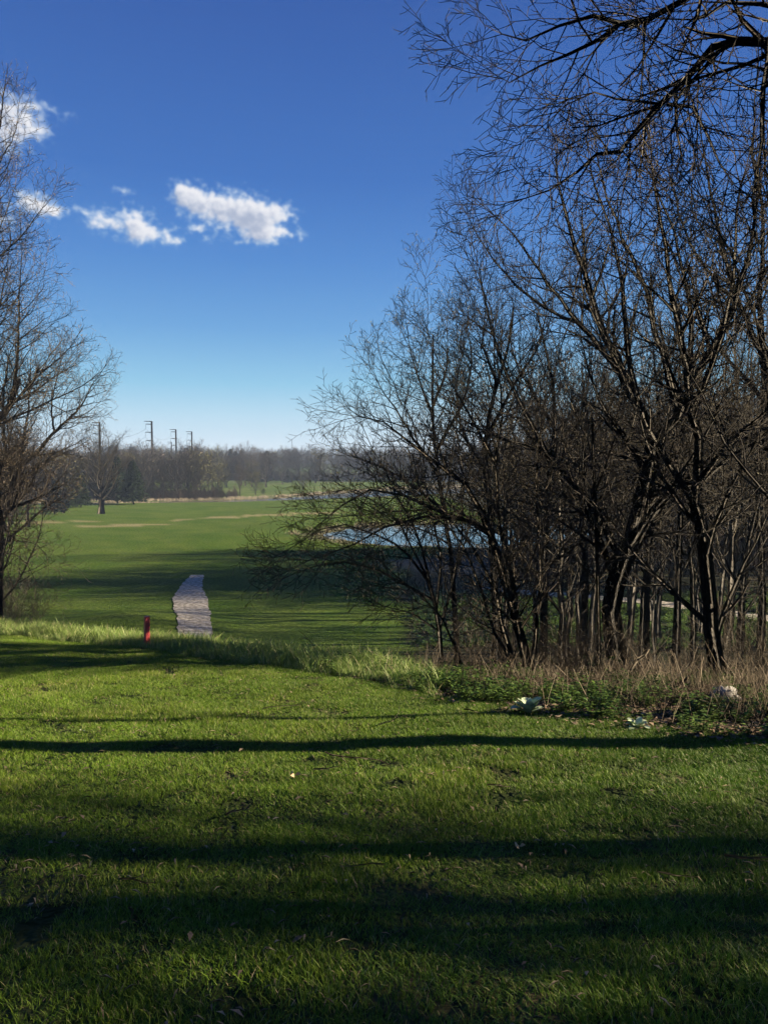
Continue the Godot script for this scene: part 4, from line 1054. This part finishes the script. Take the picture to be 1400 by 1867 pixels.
func make_undergrowth() -> void:
	# green leafy growth
	var meshes := []
	for k in 5:
		var mb := MB.new()
		for s in 7:
			var p := stem_line(Vector3(rng.randf_range(-0.12, 0.12), 0, rng.randf_range(-0.12, 0.12)), Vector3(rng.randf_range(-0.6, 0.6), 1, rng.randf_range(-0.6, 0.6)), rng.randf_range(0.08, 0.24), 4, 0.15)
			mb.tube(p, taper(5, 0.0022, 0.001), 3, Color(0.07, 0.1, 0.03))
			for i in range(1, 5):
				for q in 3:
					var a := rng.randf() * TAU
					var out := Vector3(cos(a), rng.randf_range(-0.15, 0.55), sin(a)).normalized()
					var l := rng.randf_range(0.035, 0.075)
					var g := rng.randf()
					mb.leaf(p[i], out * l, Vector3(-out.z, 0, out.x).normalized(), l * 0.33, l * 0.08, Color(0.03, 0.07, 0.014).lerp(Color(0.1, 0.15, 0.03), g))
		meshes.push_back(mb.mesh())
	var places := []
	for i in 6200:
		var x := rng.randf_range(-1.0, 11.0)
		var d := rng.randf_range(4.2, 14.0)
		if d < along(MOWN, x) + 0.05 or d > along(CREST, x) + 3.5 or x > d * 0.62 + 1.5:
			continue
		var n := field.get_noise_2d(x * 16.0, d * 16.0)
		var near := 1.0 - smoothstep(0.3, 3.0, d - along(MOWN, x))
		if n + near * 0.3 + rng.randf_range(-0.2, 0.2) < 0.17:
			continue
		var s := rng.randf_range(0.45, 0.95)
		places.push_back([lay(x, -d, s, s), Color.WHITE * rng.randf_range(0.75, 1.3)])
	for i in 5200:
		# ground plants on the floor of the wood and by the track
		var x := rng.randf_range(2.0, 34.0)
		var d := rng.randf_range(12.0, 58.0)
		if x > d * 0.58 + 3.0 or (d > 26.0 and d < 40.0) or absf(d - along([[8.0, 60.2], [11.6, 58.0], [15.0, 56.3], [20.0, 53.4], [25.0, 48.0], [32.0, 43.0]], x)) < 2.0:
			continue
		var n := field.get_noise_2d(x * 5.0 + 20.0, d * 5.0)
		if n < 0.0 and not (d > 40.0 and rng.randf() < 0.6):
			continue
		var s := rng.randf_range(1.0, 2.2)
		places.push_back([lay(x, -d, s * 1.5, s), Color.WHITE * rng.randf_range(0.8, 1.4)])
	var o := Node3D.new()
	o.name = "undergrowth"
	add_child(o)
	tag(o, "low green leafy weeds at the edge of the wood", "undergrowth", "", "stuff")
	scatter(o, "leaves", meshes, places, mats.leaf)
	# dead stalks standing and lying
	meshes = []
	for k in 5:
		var mb := MB.new()
		for s in 9:
			var lying := rng.randf() < 0.35
			var dir := Vector3(rng.randf_range(-0.7, 0.7), 1, rng.randf_range(-0.7, 0.7)) if not lying else Vector3(rng.randf_range(-1, 1), 0.12, rng.randf_range(-1, 1))
			var p := stem_line(Vector3(rng.randf_range(-0.2, 0.2), 0.01, rng.randf_range(-0.2, 0.2)), dir, rng.randf_range(0.15, 0.5), 4, 0.12)
			var g := rng.randf()
			var c := Color(0.17, 0.135, 0.1).lerp(Color(0.45, 0.375, 0.29), g)
			mb.tube(p, taper(5, 0.0035, 0.0014), 3, c)
			if rng.randf() < 0.6:
				var b := stem_line(p[3], Vector3(rng.randf_range(-1, 1), 0.6, rng.randf_range(-1, 1)), rng.randf_range(0.06, 0.2), 2, 0.2)
				mb.tube(b, taper(3, 0.002, 0.001), 3, c)
		meshes.push_back(mb.mesh())
	places = []
	for i in 6400:
		var x := rng.randf_range(-3.0, 11.0)
		var d := rng.randf_range(4.6, 16.0)
		var m := along(MOWN, x)
		if d < m + 0.25 or d > along(CREST, x) + 5.0 or x > d * 0.62 + 1.5:
			continue
		if x < 0.4 and rng.randf() < 0.75 - 0.2 * x:
			continue
		var near := smoothstep(0.2, 1.6, d - m)
		if rng.randf() > 0.3 + 0.7 * near:
			continue
		var s := rng.randf_range(0.32, 0.85) * (0.95 + 1.1 * field.get_noise_2d(x * 14.0 + 40.0, d * 14.0))
		if s < 0.22:
			continue
		places.push_back([lay(x, -d, s, s), Color.WHITE * rng.randf_range(0.7, 1.3)])
	o = Node3D.new()
	o.name = "dead_stalks"
	add_child(o)
	tag(o, "tangle of dry tan weed stalks between lawn and wood", "dead weeds", "", "stuff")
	scatter(o, "stalks", meshes, places, mats.dry)
	# fallen leaves
	meshes = []
	for k in 4:
		var mb := MB.new()
		for s in 16:
			var a := rng.randf() * TAU
			var f := Vector3(cos(a), rng.randf_range(-0.1, 0.3), sin(a)).normalized()
			var l := rng.randf_range(0.03, 0.08)
			var g := rng.randf()
			mb.leaf(Vector3(rng.randf_range(-0.25, 0.25), rng.randf_range(0.0, 0.03), rng.randf_range(-0.25, 0.25)), f * l, Vector3(-f.z, rng.randf_range(-0.3, 0.3), f.x).normalized(), l * 0.35, l * rng.randf_range(-0.2, 0.25), Color(0.1, 0.065, 0.04).lerp(Color(0.27, 0.2, 0.14), g))
		meshes.push_back(mb.mesh())
	places = []
	for i in 9000:
		var x := rng.randf_range(-0.6, 14.0)
		var d := rng.randf_range(4.2, 22.0)
		if d < along(MOWN, x) or x > d * 0.62 + 1.5:
			continue
		places.push_back([lay(x, -d, rng.randf_range(0.7, 1.3), 1.0), Color.WHITE * rng.randf_range(0.6, 1.15)])
	o = Node3D.new()
	o.name = "leaf_litter"
	add_child(o)
	tag(o, "brown fallen leaves on the ground under the trees", "leaf litter", "", "stuff")
	scatter(o, "leaves", meshes, places, mats.dry)

func make_reeds() -> void:
	var meshes := []
	for k in 3:
		var mb := MB.new()
		for i in 46:
			var p := Vector3(rng.randf_range(-0.9, 0.9), -0.05, rng.randf_range(-0.9, 0.9))
			var h := rng.randf_range(0.5, 1.25)
			var turn := rng.randf() * TAU
			var flat := Vector3(cos(turn), 0, sin(turn))
			var c := Color(0.2, 0.165, 0.115).lerp(Color(0.38, 0.33, 0.25), rng.randf())
			mb.blade(p, (Vector3.UP + flat * rng.randf_range(0, 0.3)).normalized() * h, flat * h * rng.randf_range(0.1, 0.5), Vector3(-flat.z, 0, flat.x), 0.02, c, c * 1.15)
		meshes.push_back(mb.mesh())
	var places := []
	for i in 14000:
		var x := rng.randf_range(-140.0, 60.0)
		var d := rng.randf_range(186.0, 345.0)
		var s := from_stream(x, d)
		if s < 0.4 or s > 7.5:
			continue
		var far_side := d > along([[-130.0, 196.0], [-75.0, 206.0], [-44.0, 215.0], [-24.0, 236.0], [-4.0, 266.0], [22.0, 300.0], [70.0, 335.0]], x)
		if not far_side and (s > 2.2 or x > -62.0 or rng.randf() < 0.35):
			continue
		if field.get_noise_2d(x * 2.0, d * 2.0) < -0.2:
			continue
		places.push_back([lay(x, -d, rng.randf_range(0.8, 1.3), rng.randf_range(0.5, 1.1) * (1.0 if far_side else 0.55)), Color.WHITE * rng.randf_range(0.7, 1.15)])
	for i in 900:
		var x := rng.randf_range(-14.0, 42.0)
		var d := rng.randf_range(86.0, 132.0)
		var s := from_pond(x, d)
		if s < 0.3 or s > 3.5:
			continue
		var near := d < 109.0
		if near and rng.randf() < 0.7:
			continue
		places.push_back([lay(x, -d, 0.8, rng.randf_range(0.25, 0.5) if near else rng.randf_range(0.6, 1.1)), Color.WHITE * rng.randf_range(0.7, 1.15)])
	var o := Node3D.new()
	o.name = "reeds"
	add_child(o)
	tag(o, "dry tan reeds along the banks of the far water", "reeds", "", "stuff")
	scatter(o, "blades", meshes, places, mats.dry)

# ---------------------------------------------------------------- single plants and small things
func on_ground(x: float, d: float, sink := 0.0) -> Vector3:
	return Vector3(x, height(x, -d) - sink, -d)

func mullein(label: String, at: Vector3, leaves: int, long: float, upright: float) -> void:
	var o := thing("mullein_plant", label, "plant", at, "woolly rosettes at the lawn edge")
	for k in leaves:
		var mb := MB.new()
		var t := float(k) / leaves
		var a := k * 2.4 + rng.randf_range(-0.3, 0.3)
		var flat := Vector3(cos(a), 0, sin(a))
		var lift := lerpf(0.35, 1.7, t) * upright
		var l := long * rng.randf_range(0.8, 1.1) * lerpf(1.0, 0.8, t)
		var side := Vector3(-flat.z, 0, flat.x)
		var seg := 7
		var pos := Vector3(0, 0.01, 0)
		var col := Color(0.29, 0.34, 0.22) * rng.randf_range(0.85, 1.15)
		for i in seg + 1:
			var s := float(i) / seg
			var w := l * 0.25 * pow(sin(PI * clampf(0.1 + s * 0.86, 0, 1)), 0.75)
			if i == seg:
				w = 0.002
			var dir := (flat + Vector3.UP * (lift - s * s * 1.3 * (1.2 - upright * 0.5))).normalized()
			var up := side.cross(dir).normalized()
			for q in [-1.0, 0.0, 1.0]:
				mb.v.push_back(pos + side * w * q + up * absf(q) * w * 0.35 + Vector3.UP * rng.randf_range(-1, 1) * 0.004 * absf(q))
				mb.n.push_back((up - side * q * 0.35).normalized())
				mb.u.push_back(Vector2(q, s))
				mb.c.push_back(col * (1.15 if q == 0.0 else 1.0))
			if i < seg:
				var f := i * 3
				for q in 2:
					mb.ix.append_array(PackedInt32Array([f + q, f + q + 3, f + q + 1, f + q + 1, f + q + 3, f + q + 4]))
			pos += dir * l / seg
		put(mb, "leaf", mats.leaf, o)

func stick(called: String, label: String, category: String, at: Vector3, line: Array, r: float, col: Color, sprigs: int, group := "") -> void:
	# a fallen branch or twig; line in metres from its middle
	var mb := MB.new()
	var p := smooth_line(line, 0.05 if r < 0.01 else 0.12, r * 0.6)
	mb.tube(p, taper(p.size(), r, r * 0.35), 5, col)
	for k in sprigs:
		var i := rng.randi_range(1, p.size() - 2)
		var d := aside((p[i + 1] - p[i]).normalized(), rng.randf_range(0.5, 0.9), rng.randf() * TAU)
		d.y = absf(d.y) * 0.4
		var b := stem_line(p[i], d, p[0].distance_to(p[-1]) * rng.randf_range(0.12, 0.3), 4, 0.2)
		mb.tube(b, taper(5, r * 0.5, r * 0.2), 4, col)
	var o := put(mb, called, mats.dry, self)
	o.position = at
	tag(o, label, category, group)

func small_things() -> void:
	# red post
	var at := on_ground(-4.14, 12.85)
	var o := thing("marker_post", "square red painted wooden post standing at the lawn edge", "post", at)
	var st := SurfaceTool.new()
	var w := 0.041
	var b := 0.006
	var ring := [Vector2(-w, -w + b), Vector2(-w + b, -w), Vector2(w - b, -w), Vector2(w, -w + b), Vector2(w, w - b), Vector2(w - b, w), Vector2(-w + b, w), Vector2(-w, w - b)]
	var mb := MB.new()
	var levels := [[-0.2, 1.0], [0.525, 1.0], [0.533, 0.86]]
	for i in 8:
		var p: Vector2 = ring[i]
		var q: Vector2 = ring[(i + 1) % 8]
		var n := Vector3(p.x + q.x, 0, p.y + q.y).normalized()
		for j in 2:
			var f := mb.v.size()
			for e in [[p, j], [q, j], [p, j + 1], [q, j + 1]]:
				var lv: Array = levels[e[1]]
				mb.v.push_back(Vector3(e[0].x * lv[1], lv[0], e[0].y * lv[1]))
				mb.n.push_back(n)
				mb.u.push_back(Vector2.ZERO)
				mb.c.push_back(Color.WHITE)
			mb.ix.append_array(PackedInt32Array([f, f + 1, f + 2, f + 1, f + 3, f + 2]))
	var f := mb.v.size()
	for i in 8:
		mb.v.push_back(Vector3(ring[i].x * 0.86, 0.533, ring[i].y * 0.86))
		mb.n.push_back(Vector3.UP)
		mb.u.push_back(Vector2.ZERO)
		mb.c.push_back(Color.WHITE)
	for i in range(1, 7):
		mb.ix.append_array(PackedInt32Array([f, f + i, f + i + 1]))
	var shaft := put(mb, "shaft", mats.red_paint, o)
	o.rotation_degrees = Vector3(0.8, 42, -0.8)
	mullein("tall pale woolly rosette with upright leaves in the brush edge", on_ground(1.42, 7.2, 0.01), 14, 0.22, 1.3)
	mullein("flat open pale woolly rosette nearer the corner of the lawn", on_ground(2.32, 6.7, 0.01), 12, 0.16, 0.8)
	# sticks lying on the mown grass: label, x, distance, turn, length, thickness
	var g := "twigs on the lawn"
	var pale := Color(0.5, 0.44, 0.35)
	var grey := Color(0.3, 0.26, 0.21)
	for s in LAWN_STICKS:
		var l: float = s[4]
		var dir := Vector3(cos(s[3]), 0, -sin(s[3]))
		var side := Vector3(-dir.z, 0, dir.x)
		var line := []
		for k in 5:
			var t := k / 4.0 - 0.5
			var q: Vector3 = dir * l * t + side * sin(k * 1.7 + s[1] * 3.0) * l * 0.06
			q.y = height(s[1] + q.x, -s[2] + q.z) - height(s[1], -s[2])
			line.append_array([q.x, q.y, q.z])
		stick("fallen_twig", s[0], "twig", on_ground(s[1], s[2]) + Vector3(0, 0.05, 0), line, s[5], pale if s[6] else grey, 2, g)
	# scraps on the lawn
	var scrap := MB.new()
	scrap.leaf(Vector3(-0.02, 0.0, 0), Vector3(0.045, 0.012, 0.004), Vector3(0, 0.4, 0.9), 0.014, 0.008, Color.WHITE)
	scrap.leaf(Vector3(-0.025, 0.008, 0.005), Vector3(0.018, 0.02, 0.01), Vector3(0.2, 0.3, 0.9), 0.01, 0.004, Color.WHITE)
	var sc := put(scrap, "paper_scrap", mats.white, self)
	sc.position = on_ground(-2.65, 6.43) + Vector3(0, 0.05, 0)
	tag(sc, "small crumpled white scrap lying on the shaded lawn", "litter")
	for e in [["curled tan leaf on the sunny lawn far behind the twigs", -8.0, 15.3, 0.1], ["pale dry leaf on the dark lawn low in the middle", 0.72, 3.86, 0.035], ["curled brown leaf beside a bare spot of lawn", -0.62, 5.05, 0.045]]:
		var lf := MB.new()
		for q in 3:
			var d: Vector3 = Vector3(cos(q * 2.0), 0.35, sin(q * 2.0)) * e[3]
			lf.leaf(Vector3.ZERO, d, Vector3(-d.z, 0.2, d.x).normalized(), e[3] * 0.35, e[3] * 0.15, Color(0.42, 0.3, 0.19))
		var lo := put(lf, "dry_leaf", mats.dry, self)
		lo.position = on_ground(e[1], e[2]) + Vector3(0, 0.05, 0)
		tag(lo, e[0], "leaf", "dry leaves on the lawn")
	# branches in the brush
	for s in BRUSH_STICKS:
		stick(s[0], s[1], "branch", Vector3(s[2][0], s[2][1], s[2][2]), s[3], s[4], Color(s[5][0], s[5][1], s[5][2]), s[6], "dead branches in the brush")
	# a pale stone
	var sm := SphereMesh.new()
	sm.radius = 0.5
	sm.height = 1.0
	sm.radial_segments = 14
	sm.rings = 8
	var arr := sm.get_mesh_arrays()
	var vs: PackedVector3Array = arr[Mesh.ARRAY_VERTEX]
	for i in vs.size():
		vs[i] *= (0.24 + 0.14 * field.get_noise_3dv(vs[i] * 90.0)) * Vector3(1.2, 0.8, 1.0)
	arr[Mesh.ARRAY_VERTEX] = vs
	var am := ArrayMesh.new()
	am.add_surface_from_arrays(Mesh.PRIMITIVE_TRIANGLES, arr)
	var ro := put(am, "stone", mats.stone, self)
	ro.position = on_ground(3.72, 8.0) + Vector3(0, 0.06, 0)
	tag(ro, "pale rough stone among weeds under the trees", "stone")

# ---------------------------------------------------------------- far things
func spruce(label: String, at: Vector3, tall: float, wide: float, group := "") -> Node3D:
	var o := thing("spruce_tree", label, "tree", at, group)
	var tm := MB.new()
	tm.tube(PackedVector3Array([Vector3(0, -0.3, 0), Vector3(0, tall * 0.5, 0), Vector3(0, tall * 0.96, 0)]), PackedFloat32Array([tall * 0.02, tall * 0.012, 0.02]), 7, Color.WHITE)
	put(tm, "trunk", mats.bark_dark, o)
	var mb := MB.new()
	var n := int(tall * 34)
	for i in n:
		var t := (i + rng.randf()) / n
		var y := tall * lerpf(0.12, 0.99, t)
		var l := wide * pow(1.0 - t, 0.85) * rng.randf_range(0.65, 1.12) + 0.12
		var a := i * 2.4 + rng.randf_range(-0.4, 0.4)
		var f := Vector3(cos(a), -0.25 + 0.5 * t, sin(a)).normalized()
		var side := Vector3(-sin(a), 0, cos(a))
		var k := int(l / 0.16) + 2
		for s in k:
			var q := Vector3(0, y, 0) + f * l * (s + 0.6) / k + Vector3.UP * 0.12 * l * pow(float(s) / k, 2)
			var c := Color(0.012, 0.022, 0.013).lerp(Color(0.03, 0.046, 0.021), rng.randf())
			for e in 3:
				var dir := (f * 0.8 + side * rng.randf_range(-1.1, 1.1) + Vector3.UP * rng.randf_range(-0.55, 0.25)).normalized()
				mb.leaf(q, dir * rng.randf_range(0.35, 0.8), dir.cross(Vector3.UP).normalized(), 0.13, 0.04, c)
	put(mb, "crown", mats.dry, o)
	return o

func power_pole(label: String, at: Vector3, tall: float) -> void:
	var o := thing("power_pole", label, "power pole", at, "row of power poles above the wood")
	var mb := MB.new()
	mb.tube(PackedVector3Array([Vector3(0, -0.5, 0), Vector3(0, tall * 0.5, 0), Vector3(0, tall, 0)]), PackedFloat32Array([0.62, 0.5, 0.4]), 10, Color.WHITE)
	put(mb, "mast", mats.steel, o)
	for a in [[0.0, 3.4], [1.3, 2.7], [5.0, 3.0], [8.8, 2.7]]:
		var arm := MB.new()
		arm.tube(PackedVector3Array([Vector3(0.2, tall - a[0] - 0.1, 0), Vector3(-a[1], tall - a[0], 0)]), PackedFloat32Array([0.22, 0.14]), 6, Color.WHITE)
		var am := put(arm, "cross_arm", mats.steel, o)
		if a[0] > 0.0:
			var ins := MB.new()
			ins.tube(PackedVector3Array([Vector3(-a[1], tall - a[0], 0), Vector3(-a[1], tall - a[0] - 2.2, 0)]), PackedFloat32Array([0.06, 0.06]), 5, Color.WHITE)
			put(ins, "insulator", mats.steel, am)

func wire(label: String, a: Vector3, b: Vector3, sag: float) -> void:
	var p := PackedVector3Array()
	for i in 21:
		var t := i / 20.0
		p.push_back(a.lerp(b, t) - Vector3.UP * sag * 4.0 * t * (1.0 - t) - a)
	var mb := MB.new()
	mb.tube(p, taper(21, 0.045, 0.045), 3, Color.WHITE)
	var o := put(mb, "power_line", mats.steel, self)
	o.position = a
	tag(o, label, "cable", "power lines between the poles")

func make_distance() -> void:
	# poles and wires
	var poles := POLE_SPOTS
	for p in poles:
		power_pole(p[0], Vector3(p[1], p[2], p[3]), p[4])
	for i in poles.size() - 1:
		for k in 3:
			var off := Vector3(-[2.7, 3.0, 2.7][k], 0, 0)
			var drop: float = [3.5, 7.2, 11.0][k]
			var a := Vector3(poles[i][1], poles[i][2] + poles[i][4] - drop, poles[i][3]) + off
			var b := Vector3(poles[i + 1][1], poles[i + 1][2] + poles[i + 1][4] - drop, poles[i + 1][3]) + off
			wire(["upper", "middle", "lower"][k] + " sagging power line " + ["left of the tallest power pole", "between the tallest and the middle power pole", "between the two right power poles"][mini(i, 2)], a, b, 3.5)
	# bare trees for the distance: five kinds, thick twigs since they stand far off
	var far := []
	var shades := [Color(0.1, 0.092, 0.09), Color(0.082, 0.076, 0.074), Color(0.115, 0.098, 0.082), Color(0.105, 0.098, 0.068), Color(0.088, 0.084, 0.088)]
	for k in 5:
		var st := style({"levels": 3, "gap": [1.2, 0.7, 0.55, 0.5], "thin": [0.013, 0.014, 0.013, 0.015, 0.016][k], "wiggle": 0.26, "lift": 0.07, "short": 0.7, "twig": shades[k], "buds": 0.5 if k == 3 else 0.15, "bud": Color(0.16, 0.15, 0.05) if k == 3 else Color(0.15, 0.12, 0.1), "bud_size": 0.3})
		far.push_back(plain_tree("bare_tree", "", Vector3.ZERO, 14.0, [0.24, 0.3, 0.2, 0.28, 0.22][k], [0.22, 0.18, 0.25, 0.14, 0.2][k], [20, 24, 18, 22, 22][k], [1.25, 1.4, 1.1, 1.5, 1.2][k], mats.bark_grey, st, 0.75, 2.4))
	var pool := far.duplicate()
	var spots := FAR_TREES
	for s in spots:
		# x, distance, height, kind, label, group
		var label: String = s[4]
		var at := on_ground(s[0], s[1], 0.1)
		var kind: int = s[3]
		var t: Node3D
		if pool[kind] != null:
			t = pool[kind]
			pool[kind] = null
			t.position = at
			t.rotation.y = rng.randf() * TAU
			t.scale = Vector3.ONE * s[2] / 14.0
		else:
			t = copy(far[kind], label, at, rng.randf() * TAU, s[2] / 14.0)
		t.set_meta("label", label)
		t.set_meta("group", s[5])
	# the large tree before the spruces
	plain_tree("bare_tree", "large spreading bare tree with pale trunk before the spruces", on_ground(-58.3, 153.4, 0.1), 18.5, 0.55, 0.16, 30, 1.15, mats.bark_light, style({"levels": 3, "gap": [1.2, 0.7, 0.5, 0.45], "thin": 0.011, "wiggle": 0.24, "lift": 0.1, "short": 0.6, "twig": Color(0.16, 0.135, 0.105), "buds": 0.2, "bud_size": 0.2}), 0.7, 2.2, "single trees across the valley")
	# rows of the distant wood
	var n := 0
	for row in WOOD_ROWS:
		# from x, from distance, to x, to distance, count, height, label, group
		for i in row[4]:
			var t: float = (i + rng.randf_range(0.15, 0.85)) / row[4]
			var x: float = lerpf(row[0], row[2], t) + rng.randf_range(-2, 2)
			var d: float = lerpf(row[1], row[3], t) + rng.randf_range(-1, 1) * row[8]
			if from_stream(x, d) < 3.0 or from_pond(x, d) < 3.0:
				continue
			if row[6].begins_with("bare tree in the shaded wood") and (Vector2(x - 18.0, d - 54.0).length() < 2.0 or (d > 44 and d < 60 and absf(d - (58.0 - (x - 11.6) * 0.75)) < 2.0)):
				continue
			n += 1
			copy(far[(i * 3 + n) % 5], row[6], on_ground(x, d, 0.1), rng.randf() * TAU, row[5] / 14.0 * rng.randf_range(0.78, 1.15), row[7])
	# far brush under the trees
	var st := style({"levels": 2, "gap": [0.5, 0.35, 0.3], "thin": 0.012, "wiggle": 0.3, "lift": 0.1, "short": 0.4, "twig": Color(0.12, 0.095, 0.085), "buds": 0.0})
	grow_style = st
	out_twigs = MB.new()
	for k in 26:
		grow(Vector3(rng.randf_range(-0.5, 0.5), -0.1, rng.randf_range(-0.5, 0.5)), Vector3(rng.randf_range(-0.7, 0.7), 1, rng.randf_range(-0.7, 0.7)).normalized(), rng.randf_range(1.6, 3.0), 0.03, 1)
	var shrub_mesh := out_twigs.mesh()
	var places := []
	for i in 900:
		var x := rng.randf_range(-150.0, -36.0)
		var d := 218.0 + rng.randf_range(0.0, 30.0)
		if from_stream(x, d) < 3.5 or rng.randf() < smoothstep(-75.0, -42.0, x):
			continue
		places.push_back([lay(x, -d, rng.randf_range(0.8, 1.6), rng.randf_range(0.7, 1.5)), Color.WHITE * rng.randf_range(0.7, 1.3)])
	for i in 700:
		places.push_back([lay(rng.randf_range(-260.0, 260.0), -rng.randf_range(415.0, 450.0), 2.0, 2.2), Color.WHITE * rng.randf_range(0.7, 1.2)])
	for i in 260:
		var x := rng.randf_range(3.0, 60.0)
		var d := rng.randf_range(66.0, 96.0)
		if from_pond(x, d) < 4.0 or x < 6.0 + (d - 58.0) * 0.45:
			continue
		places.push_back([lay(x, -d, rng.randf_range(0.7, 1.5), rng.randf_range(0.5, 1.2)), Color.WHITE * rng.randf_range(0.6, 1.1)])
	var mass := Node3D.new()
	mass.name = "thicket"
	add_child(mass)
	tag(mass, "grey brown bare brush under the distant trees", "thicket", "", "stuff")
	scatter(mass, "brush", [shrub_mesh], places, mats.twig)
	# the wood beyond the last row that can be told apart
	places = []
	var deep := []
	for k in 3:
		var wood: MeshInstance3D = far[k].get_node("crown")
		deep.push_back(wood.mesh)
	for i in 420:
		var x := rng.randf_range(-330.0, 330.0)
		var s := rng.randf_range(1.0, 1.35)
		places.push_back([lay(x, -rng.randf_range(455.0, 540.0), s, s), Color.WHITE])
	mass = Node3D.new()
	mass.name = "distant_forest"
	add_child(mass)
	tag(mass, "grey mass of leafless forest along the horizon", "forest", "", "stuff")
	scatter(mass, "crowns", deep, places, mats.twig)
	# evergreens
	var first: Node3D = null
	for s in SPRUCES:
		var at := on_ground(s[0], s[1], 0.1)
		if s[3] or first == null:
			var e := spruce(s[4], at, s[2], s[2] * 0.33, "evergreens beyond the fairway")
			if first == null:
				first = e
				first.set_meta("tall", s[2])
		else:
			copy(first, s[4], at, rng.randf() * TAU, s[2] / float(first.get_meta("tall")), "evergreens beyond the fairway")

# ---------------------------------------------------------------- near trees
func near_trees() -> void:
	var marks := {"dark": mats.bark_dark, "grey": mats.bark_grey, "light": mats.bark_light}
	for t in NEAR_TREES:
		rng.seed = 100 + int(absf(t[2][0]) * 37.0 + absf(t[2][2]) * 11.0)
		named_tree(t[0], t[1], t[2], t[3], t[4], t[5], t[6], marks[t[7]], style(t[8]), t[9], t[10], t[11], t[12])

func mid_trees() -> void:
	# saplings and trees standing between the brow and the track
	var protos := []
	for k in 4:
		var st := style({"levels": 3, "gap": [0.6, 0.34, 0.24, 0.2], "thin": 0.0042, "wiggle": 0.22, "lift": 0.08, "short": 0.22, "twig": [Color(0.15, 0.13, 0.105), Color(0.17, 0.15, 0.12), Color(0.13, 0.115, 0.1), Color(0.18, 0.155, 0.11)][k], "buds": 0.45, "bud_size": 0.04})
		protos.push_back(plain_tree("woodland_tree", "", Vector3.ZERO, 12.0, [0.13, 0.17, 0.1, 0.15][k], [0.42, 0.36, 0.5, 0.4][k], [14, 15, 12, 14][k], [0.8, 1.05, 0.7, 0.95][k], [mats.bark_dark, mats.bark_grey, mats.bark_dark, mats.bark_grey][k], st, 0.55, 1.5))
	var pool := protos.duplicate()
	for s in MID_TREES:
		# x, distance, height, kind, label, group
		var at := on_ground(s[0], s[1], 0.1)
		var t: Node3D
		if pool[s[3]] != null:
			t = pool[s[3]]
			pool[s[3]] = null
			t.position = at
			t.scale = Vector3.ONE * s[2] / 12.0
		else:
			t = copy(protos[s[3]], s[4], at, rng.randf() * TAU, s[2] / 12.0)
		t.set_meta("label", s[4])
		t.set_meta("group", s[5])
	# bare shrubs
	var shrubs := []
	for k in 3:
		grow_style = style({"levels": 3, "gap": [0.4, 0.22, 0.16, 0.14], "thin": 0.0026, "wiggle": 0.22, "lift": 0.05, "short": 0.14, "twig": [Color(0.16, 0.135, 0.11), Color(0.13, 0.11, 0.09), Color(0.21, 0.18, 0.145)][k], "buds": 0.3})
		out_twigs = MB.new()
		for i in 15:
			var a := rng.randf() * TAU
			grow(Vector3(cos(a) * 0.15, -0.05, sin(a) * 0.15), Vector3(cos(a) * rng.randf_range(0.1, 0.8), 1, sin(a) * rng.randf_range(0.1, 0.8)).normalized(), rng.randf_range(0.9, 2.0), rng.randf_range(0.006, 0.013), 1)
		var o := thing("bare_shrub", "", "shrub", Vector3.ZERO, "")
		put(out_twigs, "stems", mats.twig, o)
		shrubs.push_back(o)
	pool = shrubs.duplicate()
	for i in SHRUBS.size():
		var s: Array = SHRUBS[i]
		var at := on_ground(s[0], s[1], 0.03)
		var k := i % 3
		var t: Node3D
		if pool[k] != null:
			t = pool[k]
			pool[k] = null
			t.position = at
			t.scale = Vector3.ONE * s[2]
		else:
			t = copy(shrubs[k], s[3], at, rng.randf() * TAU, s[2])
		t.set_meta("label", s[3])
		t.set_meta("group", s[4])

func _ready() -> void:
	rng.seed = 7
	field.seed = 11
	field.noise_type = FastNoiseLite.TYPE_SIMPLEX_SMOOTH
	field.frequency = 0.05
	field.fractal_octaves = 3
	set_up_view()
	make_materials()
	make_terrain()
	ribbon("gravel_path", "pale gravel path running down the fairway below the hill", "path", [[-9.0, 34.0, 0.95], [-11.1, 43.1, 0.98], [-13.4, 51.5, 1.18], [-14.7, 56.0, 1.22], [-15.6, 59.6, 1.0], [-16.4, 63.9, 0.8], [-17.05, 67.7, 0.55]], mats.gravel, 0.04, INF, 0.12)
	ribbon("woodland_track", "grey gravel track crossing the wood behind the trunks", "path", [[8.0, 60.2, 0.5], [11.6, 58.0, 1.0], [15.0, 56.3, 1.0], [20.0, 53.4, 1.0], [25.0, 48.0, 1.0], [32.0, 43.0, 1.0], [45.0, 38.0, 1.0]], mats.gravel, 0.05, INF, 0.35)
	var water := MB.new()
	water.v.push_back(Vector3.ZERO)
	for i in 64:
		water.v.push_back(Vector3(cos(TAU * i / 64) * 26.5, 0, sin(TAU * i / 64) * 20.5))
		water.ix.append_array(PackedInt32Array([0, i + 1, (i + 1) % 64 + 1]))
	for i in 65:
		water.n.push_back(Vector3.UP)
		water.u.push_back(Vector2.ZERO)
		water.c.push_back(Color.WHITE)
	var pond := put(water, "pond", mats.water, self)
	pond.position = Vector3(15, -8.5, -109)
	tag(pond, "pale sky reflecting pond behind the bare branches", "pond", "", "structure")
	var st := []
	for s in STREAM:
		st.push_back([s[0], s[1], s[2] + 2.5])
	ribbon("stream", "narrow bright stream winding beyond the fairway", "stream", st, mats.running_water, 0.0, -8.74)
	print("terrain ", Time.get_ticks_msec())
	make_lawn()
	make_undergrowth()
	make_reeds()
	print("plants ", Time.get_ticks_msec())
	near_trees()
	print("near ", Time.get_ticks_msec())
	mid_trees()
	print("mid ", Time.get_ticks_msec())
	make_distance()
	small_things()
	print("done ", Time.get_ticks_msec(), " triangles ", MB.total)
